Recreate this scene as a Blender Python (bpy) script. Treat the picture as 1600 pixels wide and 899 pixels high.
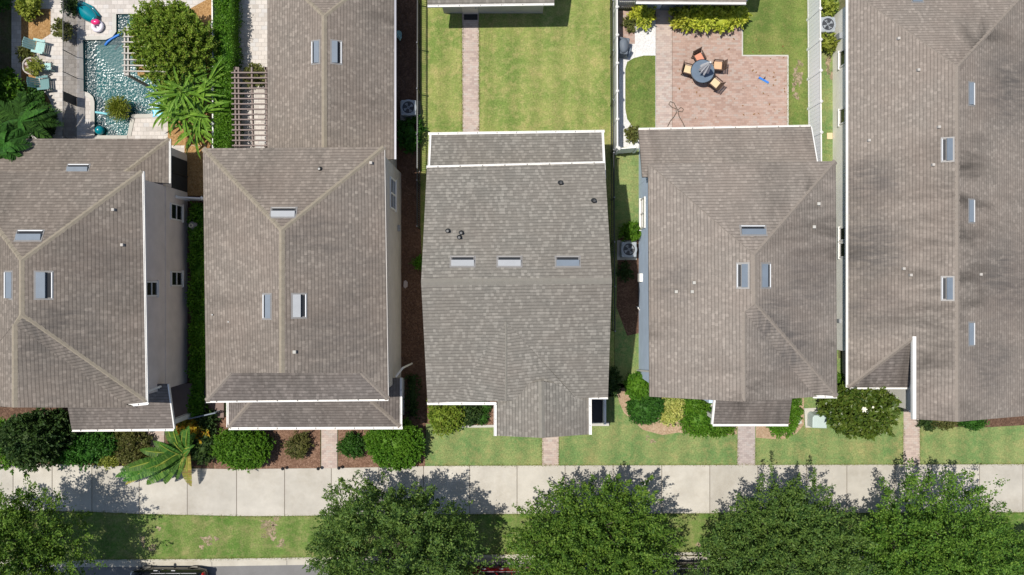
import bpy, bmesh, math, random
import numpy as np
from mathutils import Vector, Matrix

random.seed(7)
for o in list(bpy.data.objects):
    bpy.data.objects.remove(o)
SC = bpy.context.scene
COL = SC.collection

# ------------------------------------------------------------------ camera, sky, sun, exposure
CAM_H = 42.0          # drone height in metres
FOC = 1260.0          # focal length in pixels of a 1600 px wide frame
cam_d = bpy.data.cameras.new('camera')
cam = bpy.data.objects.new('camera', cam_d)
COL.objects.link(cam)
cam.location = (0, 0, CAM_H)
cam.rotation_euler = (0, 0, 0)
cam_d.sensor_fit = 'HORIZONTAL'
cam_d.sensor_width = 36.0
cam_d.lens = 36.0 * FOC / 1600.0
cam_d.clip_end = 500.0
SC.camera = cam

SDX, SDY = 0.32, -0.065          # ground shift of a shadow per metre of height
sun_elev = math.atan(1.0 / math.hypot(SDX, SDY))
world = bpy.data.worlds.new('World')
SC.world = world
world.use_nodes = True
wn = world.node_tree
bg = wn.nodes['Background']
sky = wn.nodes.new('ShaderNodeTexSky')
sky.sky_type = 'NISHITA'
sky.sun_disc = False
sky.sun_elevation = sun_elev
sky.sun_rotation = math.atan2(-SDX, -SDY)
wn.links.new(sky.outputs[0], bg.inputs[0])
bg.inputs[1].default_value = 0.1
sun_d = bpy.data.lights.new('sun', 'SUN')
sun = bpy.data.objects.new('sun', sun_d)
COL.objects.link(sun)
sun_d.energy = 4.15
sun_d.angle = math.radians(0.55)
sun_d.color = (1.0, 0.955, 0.88)
sun.rotation_euler = Vector((SDX, SDY, -1)).to_track_quat('-Z', 'Y').to_euler()
sun.location = (-20, 5, 60)
SC.view_settings.view_transform = 'Standard'
SC.view_settings.look = 'None'
SC.view_settings.gamma = 1.0
SC.view_settings.use_curve_mapping = False
SC.view_settings.exposure = 0.28
SC.render.engine = 'CYCLES'
SC.cycles.max_bounces = 6
SC.cycles.transparent_max_bounces = 12


def P(px, py, h=0.0):
    """World point at height h seen at pixel (px, py) of the 1600x899 photograph."""
    s = (CAM_H - h) / FOC
    return Vector(((px - 800.0) * s, (449.5 - py) * s, h))


# ------------------------------------------------------------------ node helper
class N:
    def __init__(self, name):
        self.m = bpy.data.materials.new(name)
        self.m.use_nodes = True
        self.t = self.m.node_tree
        self.b = self.t.nodes['Principled BSDF']
        self.out = self.t.nodes['Material Output']

    def new(self, kind, **kw):
        n = self.t.nodes.new('ShaderNode' + kind)
        for k, v in kw.items():
            if k[:3] == 'in_':
                key = k[3:]
                key = int(key) if key.isdigit() else key
                self.set(n.inputs[key], v)
            else:
                setattr(n, k, v)
        return n

    def set(self, sock, v):
        if isinstance(v, bpy.types.NodeSocket):
            self.t.links.new(v, sock)
        else:
            sock.default_value = v

    def math(self, op, a, b=0.0, c=0.0):
        n = self.new('Math', operation=op)
        self.set(n.inputs[0], a); self.set(n.inputs[1], b); self.set(n.inputs[2], c)
        return n.outputs[0]

    def mix(self, f, a, b, blend='MIX'):
        n = self.new('Mix', data_type='RGBA', blend_type=blend)
        self.set(n.inputs[0], f)
        for i, v in ((6, a), (7, b)):
            if not isinstance(v, bpy.types.NodeSocket):
                v = (*v, 1.0) if len(v) == 3 else v
            self.set(n.inputs[i], v)
        return n.outputs[2]

    def noise(self, scale, detail=3.0, rough=0.55, vec=None, dist=0.0):
        n = self.new('TexNoise')
        n.inputs['Scale'].default_value = scale
        n.inputs['Detail'].default_value = detail
        n.inputs['Roughness'].default_value = rough
        n.inputs['Distortion'].default_value = dist
        self.set(n.inputs['Vector'], vec if vec is not None else self.obj())
        return n.outputs['Fac']

    def obj(self):
        if not hasattr(self, '_geo'):
            self._geo = self.new('NewGeometry')
        return self._geo.outputs['Position']

    def island(self):
        self.obj()
        return self._geo.outputs['Random Per Island']

    def ramp(self, f, stops, interp='LINEAR'):
        n = self.new('ValToRGB')
        cr = n.color_ramp
        cr.interpolation = interp
        while len(cr.elements) < len(stops):
            cr.elements.new(0.5)
        for e, (p, c) in zip(cr.elements, stops):
            e.position = p
            e.color = (*c, 1.0) if len(c) == 3 else c
        self.set(n.inputs[0], f)
        return n.outputs[0]

    def mapr(self, f, a, b, c=0.0, d=1.0):
        n = self.new('MapRange')
        self.set(n.inputs[0], f)
        for i, v in zip((1, 2, 3, 4), (a, b, c, d)):
            self.set(n.inputs[i], v)
        return n.outputs[0]

    def bump(self, h, strength=0.4, dist=0.02):
        n = self.new('Bump')
        n.inputs['Strength'].default_value = strength
        n.inputs['Distance'].default_value = dist
        self.set(n.inputs['Height'], h)
        self.t.links.new(n.outputs[0], self.b.inputs['Normal'])

    def fin(self, col, rough=0.8, spec=0.3, metal=0.0):
        if not isinstance(col, bpy.types.NodeSocket):
            col = (*col, 1.0)
        self.set(self.b.inputs['Base Color'], col)
        self.set(self.b.inputs['Roughness'], rough)
        self.set(self.b.inputs['Specular IOR Level'], spec)
        self.set(self.b.inputs['Metallic'], metal)
        return self.m


def plain(name, col, rough=0.6, spec=0.4, metal=0.0, var=0.12, scale=3.0):
    n = N(name)
    f = n.noise(scale, 4)
    lo = tuple(c * (1 - var) for c in col)
    hi = tuple(min(1, c * (1 + var)) for c in col)
    return n.fin(n.mix(f, lo, hi), rough, spec, metal)


def shingle(name, dark, mid, light, stain=0.35, blotch=1.0, lightfrac=0.25, blobs=()):
    n = N(name)
    uv = n.new('UVMap', uv_map='UVMap')
    sep = n.new('SeparateXYZ'); n.set(sep.inputs[0], uv.outputs[0])
    u, v = sep.outputs[0], sep.outputs[1]
    wob = n.math('MULTIPLY', n.math('SUBTRACT', n.noise(0.9, 2), 0.5), 0.05)
    v = n.math('ADD', v, wob)
    row = n.math('FLOOR', n.math('DIVIDE', v, 0.15))
    fr = n.math('FRACT', n.math('DIVIDE', v, 0.15))
    wn1 = n.new('TexWhiteNoise', noise_dimensions='1D'); n.set(wn1.inputs['W'], row)
    uo = n.math('ADD', n.math('DIVIDE', u, 0.13), n.math('MULTIPLY', wn1.outputs[0], 7.3))
    colm = n.math('FLOOR', uo)
    comb = n.new('CombineXYZ'); n.set(comb.inputs[0], colm); n.set(comb.inputs[1], row)
    w2 = n.new('TexWhiteNoise', noise_dimensions='2D'); n.set(w2.inputs['Vector'], comb.outputs[0])
    lf = 1.0 - lightfrac
    tab = n.ramp(w2.outputs['Value'], [(0.0, dark), (0.3, tuple((a + b) / 2 for a, b in zip(dark, mid))), (lf - 0.08, mid), (lf + 0.06, light), (1.0, tuple(min(1, c * 1.12) for c in light))])
    # weathering patches a metre or two across, algae streaks that run down the slope
    patch = n.noise(0.55, 4, 0.6)
    fine = n.mapr(n.noise(11.0, 5, 0.75), 0.25, 0.75, 0.78, 1.22)
    fc = n.new('CombineColor'); [n.set(fc.inputs[i], fine) for i in range(3)]
    tab = n.mix(1.0, tab, fc.outputs[0], 'MULTIPLY')
    tab = n.mix(n.mapr(patch, 0.35, 0.7, 0, 0.35), tab, tuple(c * f for c, f in zip(mid, (1.12, 1.05, 1.02))))
    mp = n.new('Mapping'); n.set(mp.inputs['Vector'], uv.outputs[0]); mp.inputs['Scale'].default_value = (0.75, 0.17, 1.0)
    streak = n.noise(1.3, 5, 0.65, mp.outputs[0], 0.4)
    big = n.noise(0.16, 2, 0.5)
    sm = n.math('MULTIPLY', n.mapr(streak, 0.42, 0.7), n.mapr(big, 0.42, 0.62))
    tab = n.mix(n.math('MULTIPLY', sm, stain), tab, tuple(c * 0.32 for c in mid))
    # algae patches with a place of their own, broken up along the slope
    mp2 = n.new('Mapping'); n.set(mp2.inputs['Vector'], uv.outputs[0]); mp2.inputs['Scale'].default_value = (3.4, 0.55, 1.0)
    fstreak = n.noise(1.2, 6, 0.7, mp2.outputs[0], 0.5)
    flat = n.new('VectorMath', operation='MULTIPLY'); n.set(flat.inputs[0], n.obj()); flat.inputs[1].default_value = (1, 1, 0)
    for bx, by, br, bs in blobs:
        ds = n.new('VectorMath', operation='DISTANCE'); n.set(ds.inputs[0], flat.outputs[0]); ds.inputs[1].default_value = (bx, by, 0)
        jit = n.math('ADD', ds.outputs['Value'], n.math('MULTIPLY', n.math('SUBTRACT', streak, 0.5), br * 1.3))
        k = n.math('MULTIPLY', n.mapr(jit, br, br * 0.35), n.mapr(fstreak, 0.36, 0.62, 0.12, 1.0))
        tab = n.mix(n.math('MINIMUM', n.math('MULTIPLY', k, bs * 1.35), 0.75), tab, (mid[0] * 0.4, mid[1] * 0.42, mid[2] * 0.46))
    hue = n.noise(0.35, 3)
    tab = n.mix(n.mapr(hue, 0.45, 0.65, 0, 0.14 * blotch), tab, (mid[0] * 1.08, mid[1] * 0.93, mid[2] * 0.88))
    line = n.mapr(fr, 0.0, 0.3, 0.48, 1.07)  # shadow line of each course, painted into the shingle colour
    ls = n.new('Mix', data_type='RGBA', blend_type='MULTIPLY')
    n.set(ls.inputs[0], 1.0); n.set(ls.inputs[6], tab)
    cl = n.new('CombineColor'); [n.set(cl.inputs[i], line) for i in range(3)]
    n.set(ls.inputs[7], cl.outputs[0])
    hgt = n.math('ADD', n.math('MULTIPLY', fr, -0.6), n.math('MULTIPLY', w2.outputs['Value'], 0.5))
    n.bump(hgt, 0.5, 0.015)
    return n.fin(ls.outputs[2], 0.92, 0.15)


def grassmat(name, a, b, dry, dryamt=0.5, seed=0.0):
    n = N(name)
    mp = n.new('Mapping'); n.set(mp.inputs['Vector'], n.obj()); mp.inputs['Location'].default_value = (seed, seed * 0.7, 0)
    vec = mp.outputs[0]
    f1 = n.noise(0.55, 5, 0.6, vec)
    f2 = n.noise(3.2, 4, 0.65, vec)
    f3 = n.noise(13.0, 5, 0.8, vec)
    c = n.mix(n.mapr(f1, 0.4, 0.6), a, b)
    c = n.mix(n.math('MULTIPLY', n.mapr(f2, 0.46, 0.7), dryamt), c, dry)
    c = n.mix(n.math('MULTIPLY', n.mapr(n.noise(0.7, 6, 0.75, vec), 0.52, 0.68), dryamt), c, tuple(x * y for x, y in zip(dry, (1.05, 0.96, 1.0))))
    sx = n.new('SeparateXYZ'); n.set(sx.inputs[0], vec)
    mow = n.math('SINE', n.math('ADD', n.math('MULTIPLY', sx.outputs[0], 5.2), n.math('MULTIPLY', n.noise(0.4, 2, 0.5, vec), 3.0)))
    mow = n.mapr(mow, -0.6, 0.6, 0.93, 1.06)
    dk = n.math('MULTIPLY', n.mapr(f3, 0.25, 0.75, 0.45, 1.55), mow)
    cl = n.new('CombineColor'); [n.set(cl.inputs[i], dk) for i in range(3)]
    c = n.mix(1.0, c, cl.outputs[0], 'MULTIPLY')
    n.bump(f3, 0.7, 0.05)
    return n.fin(c, 0.95, 0.1)


def paver(name, cols, w=0.2, h=0.1, mortar=(0.2, 0.17, 0.15), grime=0.3, rot=0.0):
    n = N(name)
    mp = n.new('Mapping'); n.set(mp.inputs['Vector'], n.obj()); mp.inputs['Rotation'].default_value = (0, 0, rot)
    sep = n.new('SeparateXYZ'); n.set(sep.inputs[0], mp.outputs[0])
    row = n.math('FLOOR', n.math('DIVIDE', sep.outputs[1], h))
    fr = n.math('FRACT', n.math('DIVIDE', sep.outputs[1], h))
    uo = n.math('ADD', n.math('DIVIDE', sep.outputs[0], w), n.math('MULTIPLY', row, 0.5))
    cu = n.math('FLOOR', uo); fu = n.math('FRACT', uo)
    comb = n.new('CombineXYZ'); n.set(comb.inputs[0], cu); n.set(comb.inputs[1], row)
    w2 = n.new('TexWhiteNoise', noise_dimensions='2D'); n.set(w2.inputs['Vector'], comb.outputs[0])
    c = n.ramp(w2.outputs['Value'], [(i / (len(cols) - 1), cc) for i, cc in enumerate(cols)])
    ej = n.math('MINIMUM', n.math('MINIMUM', fr, n.math('SUBTRACT', 1.0, fr)), n.math('MULTIPLY', n.math('MINIMUM', fu, n.math('SUBTRACT', 1.0, fu)), w / h))
    c = n.mix(n.mapr(ej, 0.02, 0.09, 0.7, 0.0), c, mortar)
    c = n.mix(n.math('MULTIPLY', n.mapr(n.noise(0.8, 5, 0.65), 0.45, 0.75), grime), c, tuple(x * 0.55 for x in cols[0]))
    c = n.mix(n.mapr(n.noise(14, 3), 0.3, 0.8, 0, 0.25), c, tuple(min(1, x * 1.2) for x in cols[-1]))
    n.bump(ej, 0.3, 0.01)
    return n.fin(c, 0.88, 0.2)


def mulchmat(name, a, b, c3, scale=16.0):
    n = N(name)
    v = n.new('TexVoronoi'); v.inputs['Scale'].default_value = scale; n.set(v.inputs['Vector'], n.obj())
    v.inputs['Randomness'].default_value = 1.0
    c = n.ramp(n.math('FRACT', n.math('MULTIPLY', v.outputs['Distance'], 5.1)), [(0, a), (0.5, b), (1, c3)])
    sp = n.new('SeparateColor'); n.set(sp.inputs[0], v.outputs['Color'])
    c = n.mix(0.65, c, n.ramp(sp.outputs[0], [(0, a), (0.55, b), (1, c3)]))
    c = n.mix(n.mapr(n.noise(1.1, 4), 0.45, 0.7, 0, 0.45), c, a)
    n.bump(n.noise(28, 3), 0.9, 0.06)
    return n.fin(c, 0.95, 0.1)


def leafmat(name, tones, trans=0.28, rough=0.55, spec=0.2):
    n = N(name)
    c = n.ramp(n.island(), [(i / (len(tones) - 1), t) for i, t in enumerate(tones)])
    c = n.mix(n.mapr(n.noise(1.1, 2), 0.35, 0.65, 0.0, 0.5), c, tuple(x * y for x, y in zip(tones[len(tones) // 2], (1.25, 1.1, 0.85))))
    oi = n.new('ObjectInfo')
    hs = n.new('HueSaturation'); hs.inputs['Saturation'].default_value = 1.0
    n.set(hs.inputs['Hue'], n.mapr(oi.outputs['Random'], 0, 1, 0.492, 0.507)); n.set(hs.inputs['Value'], n.mapr(oi.outputs['Random'], 0, 1, 0.86, 1.14)); n.set(hs.inputs['Color'], c)
    c = hs.outputs[0]
    n.fin(c, rough, spec)
    tr = n.new('BsdfTranslucent')
    n.set(tr.inputs[0], n.mix(1.0, c, (1.3, 1.35, 0.7), 'MULTIPLY'))
    mx = n.new('MixShader'); mx.inputs[0].default_value = trans
    n.t.links.new(n.b.outputs[0], mx.inputs[1]); n.t.links.new(tr.outputs[0], mx.inputs[2])
    n.t.links.new(mx.outputs[0], n.out.inputs[0])
    return n.m


def stucco(name, col, seam=None):
    n = N(name)
    f = n.noise(1.3, 5, 0.6)
    c = n.mix(n.mapr(f, 0.3, 0.7), tuple(x * 0.9 for x in col), tuple(min(1, x * 1.06) for x in col))
    n.bump(n.noise(40, 2), 0.25, 0.01)
    return n.fin(c, 0.85, 0.25)


def concretemat(name, col, dirt=0.4):
    n = N(name)
    f = n.noise(0.9, 6, 0.65)
    c = n.mix(n.mapr(f, 0.3, 0.72), tuple(x * 1.06 for x in col), tuple(x * 0.82 for x in col))
    c = n.mix(n.math('MULTIPLY', n.mapr(n.noise(0.5, 6, 0.75), 0.47, 0.7), dirt), c, (col[0] * 0.62, col[1] * 0.58, col[2] * 0.52))
    isl = n.mapr(n.island(), 0, 1, 0.86, 1.07)
    cl = n.new('CombineColor'); [n.set(cl.inputs[i], isl) for i in range(3)]
    c = n.mix(1.0, c, cl.outputs[0], 'MULTIPLY')
    c = n.mix(n.mapr(n.noise(45, 2), 0.35, 0.7, 0, 0.22), c, tuple(x * 0.75 for x in col))
    n.bump(n.noise(60, 2), 0.15, 0.005)
    return n.fin(c, 0.9, 0.2)


M = {}
M['roof_a'] = shingle('shingle_taupe', (0.145, 0.125, 0.106), (0.173, 0.149, 0.126), (0.204, 0.176, 0.149), 0.55, 1.0, 0.2, [(-19.6, -2.6, 2.6, 0.4), (-18.2, 1.0, 2.6, 0.3), (-20.3, -1.7, 1.3, 0.4)])
M['roof_b'] = shingle('shingle_brown', (0.16, 0.138, 0.117), (0.191, 0.164, 0.139), (0.225, 0.194, 0.164), 0.6, 1.0, 0.2, [(-7.6, -2.6, 2.6, 0.35), (-8.6, 2.4, 1.8, 0.35), (-6.6, 0.6, 2.2, 0.25)])
M['roof_c'] = shingle('shingle_grey', (0.157, 0.146, 0.127), (0.179, 0.166, 0.144), (0.222, 0.206, 0.179), 0.25, 1.0, 0.26)
M['roof_d'] = shingle('shingle_tan', (0.1886, 0.1647, 0.1419), (0.2142, 0.1872, 0.1612), (0.2421, 0.2115, 0.1821), 0.95, 1.0, 0.2, [(11.4, -1.3, 1.3, 0.7), (12.4, -2.5, 1.6, 0.65), (13.2, 0.4, 2.0, 0.45), (7.2, 0.4, 1.4, 0.35)])
M['roof_e'] = shingle('shingle_beige', (0.1851, 0.1605, 0.1376), (0.2104, 0.1824, 0.1563), (0.2377, 0.2061, 0.1767), 1.0, 1.0, 0.2, [(17.0, 5.0, 1.7, 0.6), (17.0, 1.9, 2.0, 0.65), (17.2, -1.0, 1.6, 0.5), (23.6, 0.4, 2.4, 0.6), (23.8, 9.5, 2.4, 0.55), (22.6, -3.4, 2.0, 0.45)])
M['roof_low'] = shingle('shingle_porch', (0.1184, 0.104, 0.0936), (0.148, 0.13, 0.117), (0.1746, 0.1534, 0.1381), 0.8, 1.0, 0.2)
M['cap'] = plain('ridge_shingle', (0.25, 0.215, 0.165), 0.9, 0.15, var=0.25, scale=5)
M['cap_dull'] = plain('ridge_shingle_dull', (0.222, 0.19, 0.16), 0.9, 0.15, var=0.16, scale=6)
M['cap_grey'] = plain('ridge_shingle_grey', (0.2, 0.185, 0.158), 0.9, 0.15, var=0.16, scale=6)
M['white'] = plain('white_paint', (0.72, 0.7, 0.66), 0.5, 0.35, var=0.14, scale=2.2)
M['white_vinyl'] = plain('white_vinyl', (0.86, 0.86, 0.87), 0.4, 0.4, var=0.03)
M['flash'] = plain('bracket_metal', (0.22, 0.21, 0.2), 0.5, 0.4)
M['vent_metal'] = plain('vent_metal', (0.135, 0.165, 0.2), 0.55, 0.3, 0.0, var=0.15)
M['vent_pale'] = plain('vent_pale_metal', (0.3, 0.31, 0.32), 0.55, 0.3, 0.0, var=0.12)
M['pale_lip'] = plain('pale_lip', (0.55, 0.56, 0.57), 0.5, 0.3)
M['dark'] = plain('dark_louvre', (0.02, 0.022, 0.026), 0.6, 0.3)
M['black_metal'] = plain('black_metal', (0.025, 0.027, 0.03), 0.35, 0.5, 0.3)
M['grey_rail'] = plain('grey_rail', (0.2, 0.2, 0.23), 0.4, 0.5, 0.2)
M['glass'] = plain('window_glass', (0.012, 0.014, 0.014), 0.08, 0.6)
M['wall_taupe'] = stucco('stucco_taupe', (0.66, 0.585, 0.54))
M['wall_grey'] = stucco('stucco_greige', (0.5, 0.465, 0.43))
M['wall_cream'] = stucco('stucco_cream', (0.62, 0.6, 0.56))
M['wall_blue'] = stucco('stucco_blue', (0.5, 0.6, 0.73))
M['wall_white'] = stucco('stucco_white', (0.82, 0.8, 0.73))
M['concrete'] = concretemat('concrete_walk', (0.49, 0.457, 0.398), 0.5)
M['kerb'] = concretemat('concrete_kerb', (0.5, 0.465, 0.39), 0.5)
M['pad'] = concretemat('concrete_pad', (0.5, 0.48, 0.43), 0.2)
M['joint'] = plain('joint_dirt', (0.2, 0.175, 0.145), 0.95, 0.1)
M['asphalt'] = concretemat('asphalt', (0.19, 0.185, 0.18), 0.3)
M['grass_back'] = grassmat('grass_back', (0.145, 0.205, 0.05), (0.225, 0.255, 0.075), (0.35, 0.31, 0.13), 0.65, 3.0)
M['grass_front'] = grassmat('grass_front', (0.12, 0.198, 0.066), (0.192, 0.24, 0.088), (0.3, 0.272, 0.115), 0.55, 11.0)
M['grass_verge'] = grassmat('grass_verge', (0.085, 0.155, 0.03), (0.15, 0.195, 0.055), (0.27, 0.235, 0.11), 0.5, 23.0)
M['grass_patch'] = grassmat('grass_oval', (0.1, 0.15, 0.034), (0.14, 0.18, 0.045), (0.24, 0.22, 0.08), 0.4, 31.0)
M['soil'] = grassmat('soil', (0.1, 0.09, 0.05), (0.09, 0.11, 0.04), (0.17, 0.13, 0.09), 0.5, 41.0)
M['bare'] = grassmat('bare_soil', (0.3, 0.235, 0.16), (0.36, 0.28, 0.19), (0.22, 0.2, 0.09), 0.5, 51.0)
M['paver_red'] = paver('paver_red', [(0.3, 0.195, 0.155), (0.36, 0.24, 0.19), (0.4, 0.285, 0.235), (0.36, 0.295, 0.255)], 0.22, 0.11, (0.25, 0.19, 0.16))
M['paver_walk'] = paver('paver_walk', [(0.33, 0.255, 0.225), (0.42, 0.325, 0.28), (0.46, 0.37, 0.315), (0.41, 0.36, 0.32)], 0.22, 0.11, (0.26, 0.21, 0.18))
M['paver_grey'] = paver('paver_mauve', [(0.3, 0.25, 0.235), (0.37, 0.31, 0.29), (0.41, 0.35, 0.325), (0.36, 0.32, 0.305)], 0.22, 0.11, (0.26, 0.22, 0.2))
M['paver_pale'] = paver('paver_pale', [(0.4, 0.36, 0.32), (0.5, 0.455, 0.41), (0.56, 0.51, 0.46), (0.48, 0.46, 0.44)], 0.3, 0.22, (0.3, 0.27, 0.24), 0.25)
M['pebble'] = mulchmat('white_pebbles', (0.55, 0.54, 0.52), (0.72, 0.7, 0.68), (0.82, 0.81, 0.79), 22)
M['mulch_red'] = mulchmat('bark_mulch', (0.11, 0.06, 0.04), (0.2, 0.115, 0.075), (0.33, 0.21, 0.15))
M['mulch_dark'] = mulchmat('dark_mulch', (0.07, 0.04, 0.028), (0.13, 0.075, 0.05), (0.21, 0.13, 0.09))
M['mulch_orange'] = mulchmat('straw_mulch', (0.22, 0.12, 0.045), (0.37, 0.21, 0.085), (0.48, 0.31, 0.15))
M['mulch_tan'] = mulchmat('tan_mulch', (0.3, 0.2, 0.125), (0.42, 0.3, 0.2), (0.54, 0.41, 0.29))
M['bark'] = plain('tree_bark', (0.13, 0.105, 0.085), 0.95, 0.1, var=0.35, scale=12)
M['wood_brown'] = plain('pergola_wood', (0.2, 0.155, 0.135), 0.7, 0.3, var=0.2)
M['wicker'] = plain('brown_wicker', (0.075, 0.045, 0.032), 0.7, 0.3, var=0.3, scale=30)
M['cush_beige'] = plain('beige_cushion', (0.62, 0.48, 0.3), 0.9, 0.1, var=0.08)
M['cush_peach'] = plain('peach_cushion', (0.62, 0.39, 0.24), 0.9, 0.1, var=0.08)
M['cush_salmon'] = plain('salmon_cushion', (0.6, 0.26, 0.17), 0.9, 0.1, var=0.08)
M['slate'] = plain('slate_glass', (0.11, 0.15, 0.2), 0.35, 0.5, var=0.2)
M['canvas'] = plain('grey_canvas', (0.6, 0.6, 0.62), 0.85, 0.2, var=0.15, scale=9)
M['ac'] = plain('ac_cabinet', (0.33, 0.36, 0.39), 0.5, 0.4, var=0.1)
M['ac_dark'] = plain('ac_grille', (0.05, 0.055, 0.065), 0.5, 0.4)
M['teal'] = plain('teal_plastic', (0.0, 0.17, 0.21), 0.16, 0.6, var=0.2)
M['teal_pale'] = plain('pale_teal_paint', (0.3, 0.47, 0.44), 0.6, 0.3)
M['teal_dull'] = plain('dull_teal_paint', (0.11, 0.22, 0.22), 0.6, 0.3)
M['pink'] = plain('pink_vinyl', (0.68, 0.03, 0.16), 0.25, 0.5)
M['pale_vinyl'] = plain('pale_vinyl', (0.68, 0.64, 0.7), 0.25, 0.5)
M['blue'] = plain('blue_foam', (0.03, 0.17, 0.55), 0.5, 0.4)
M['aqua'] = plain('aqua_foam', (0.22, 0.55, 0.6), 0.5, 0.4)
M['sky_float'] = plain('light_blue_vinyl', (0.08, 0.42, 0.72), 0.3, 0.5)
M['pool_plaster'] = plain('pool_plaster', (0.05, 0.14, 0.135), 0.8, 0.2, var=0.25, scale=2.5)
M['stone_pot'] = plain('pale_pot', (0.42, 0.39, 0.35), 0.8, 0.2, var=0.2)
M['pale_green'] = plain('pale_green_paint', (0.42, 0.5, 0.47), 0.45, 0.4, var=0.06)
M['tan_filter'] = plain('tank_grey', (0.2, 0.19, 0.19), 0.5, 0.4)
M['cream'] = plain('cream_plastic', (0.5, 0.48, 0.36), 0.5, 0.4)
M['porch_floor'] = plain('charcoal_floor', (0.03, 0.031, 0.036), 0.7, 0.3)
M['brown_floor'] = plain('brown_floor', (0.2, 0.145, 0.125), 0.8, 0.2)
M['rubber'] = plain('rubber', (0.015, 0.015, 0.016), 0.7, 0.3)
M['chrome'] = plain('wheel_alloy', (0.5, 0.5, 0.52), 0.3, 0.5, 0.8)
M['grill_cover'] = plain('grey_cover', (0.12, 0.14, 0.165), 0.6, 0.3, var=0.3)
M['stone'] = plain('stepping_stone', (0.45, 0.38, 0.36), 0.9, 0.2)
M['leaf_oak'] = leafmat('leaf_oak', [(0.03, 0.078, 0.012), (0.058, 0.13, 0.018), (0.098, 0.185, 0.026), (0.19, 0.275, 0.042)])
M['leaf_oak2'] = leafmat('leaf_oak_cool', [(0.032, 0.08, 0.02), (0.058, 0.128, 0.028), (0.098, 0.182, 0.038), (0.18, 0.265, 0.055)])
M['leaf_bright'] = leafmat('leaf_bright', [(0.03, 0.1, 0.008), (0.05, 0.15, 0.01), (0.085, 0.2, 0.015), (0.13, 0.26, 0.03)])
M['leaf_deep'] = leafmat('leaf_deep', [(0.015, 0.05, 0.01), (0.025, 0.085, 0.012), (0.04, 0.12, 0.015), (0.06, 0.16, 0.025)])
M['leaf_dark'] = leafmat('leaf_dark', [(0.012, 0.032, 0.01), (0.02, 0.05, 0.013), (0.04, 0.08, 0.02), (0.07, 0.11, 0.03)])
M['leaf_olive'] = leafmat('leaf_olive', [(0.07, 0.085, 0.025), (0.1, 0.12, 0.03), (0.13, 0.15, 0.045), (0.15, 0.12, 0.05)])
M['leaf_yellow'] = leafmat('leaf_yellow', [(0.06, 0.12, 0.02), (0.26, 0.33, 0.03), (0.48, 0.53, 0.06), (0.6, 0.6, 0.13)])
M['leaf_varieg'] = leafmat('leaf_variegated', [(0.12, 0.2, 0.03), (0.3, 0.36, 0.08), (0.5, 0.5, 0.18), (0.2, 0.28, 0.05)])
M['leaf_fringe'] = leafmat('leaf_fringe', [(0.1, 0.16, 0.03), (0.15, 0.21, 0.05), (0.22, 0.24, 0.07), (0.3, 0.26, 0.1)])
M['leaf_lime'] = leafmat('leaf_lime', [(0.09, 0.14, 0.02), (0.16, 0.22, 0.03), (0.25, 0.3, 0.05), (0.33, 0.36, 0.08)])
M['leaf_crape'] = leafmat('leaf_crape', [(0.07, 0.13, 0.015), (0.1, 0.18, 0.02), (0.13, 0.21, 0.025), (0.16, 0.24, 0.03), (0.2, 0.28, 0.035), (0.21, 0.29, 0.04), (0.2, 0.13, 0.045)])
M['leaf_magnolia'] = leafmat('leaf_magnolia', [(0.025, 0.06, 0.008), (0.05, 0.1, 0.012), (0.085, 0.145, 0.02), (0.14, 0.17, 0.035)], 0.15, 0.4, 0.35)
M['leaf_banana'] = leafmat('leaf_banana', [(0.02, 0.075, 0.012), (0.04, 0.12, 0.018), (0.075, 0.175, 0.028), (0.14, 0.26, 0.05)], 0.3, 0.4, 0.3)
M['leaf_banana_edge'] = leafmat('leaf_banana_yellow', [(0.3, 0.22, 0.06), (0.42, 0.34, 0.08), (0.22, 0.28, 0.05), (0.3, 0.14, 0.06)], 0.3, 0.5, 0.3)
M['leaf_agave'] = leafmat('leaf_agave', [(0.045, 0.13, 0.016), (0.09, 0.22, 0.025), (0.16, 0.33, 0.04), (0.3, 0.48, 0.1)], 0.25, 0.35, 0.5)
M['leaf_palm'] = leafmat('leaf_palm', [(0.008, 0.026, 0.006), (0.014, 0.042, 0.008), (0.02, 0.06, 0.01), (0.05, 0.12, 0.02)], 0.1, 0.7, 0.05)
M['leaf_papyrus'] = leafmat('leaf_papyrus', [(0.09, 0.13, 0.015), (0.15, 0.2, 0.02), (0.2, 0.24, 0.03), (0.27, 0.28, 0.06)])
M['leaf_croton'] = leafmat('leaf_croton', [(0.07, 0.14, 0.02), (0.3, 0.3, 0.03), (0.5, 0.36, 0.03), (0.5, 0.18, 0.04)])
M['petal_white'] = plain('white_petal', (0.8, 0.77, 0.66), 0.7, 0.2)
M['petal_orange'] = plain('orange_petal', (0.7, 0.3, 0.02), 0.7, 0.2)
M['petal_red'] = plain('red_petal', (0.55, 0.06, 0.06), 0.7, 0.2)
M['dry_leaf'] = plain('dry_leaf', (0.22, 0.12, 0.05), 0.9, 0.1, var=0.4, scale=8)
M['paint_black'] = plain('black_car_paint', (0.008, 0.01, 0.014), 0.12, 0.6, 0.2)
M['paint_white'] = plain('white_car_paint', (0.72, 0.73, 0.75), 0.2, 0.6)
M['paint_red'] = plain('red_car_paint', (0.2, 0.005, 0.012), 0.15, 0.6, 0.2)
M['paint_grey'] = plain('dark_grey_car_paint', (0.018, 0.018, 0.02), 0.18, 0.6, 0.2)
M['car_glass'] = plain('car_glass', (0.01, 0.014, 0.022), 0.04, 0.7)
M['lamp_clear'] = plain('lamp_clear', (0.6, 0.62, 0.65), 0.15, 0.6)
M['lamp_red'] = plain('lamp_red', (0.35, 0.01, 0.01), 0.2, 0.6)

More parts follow.
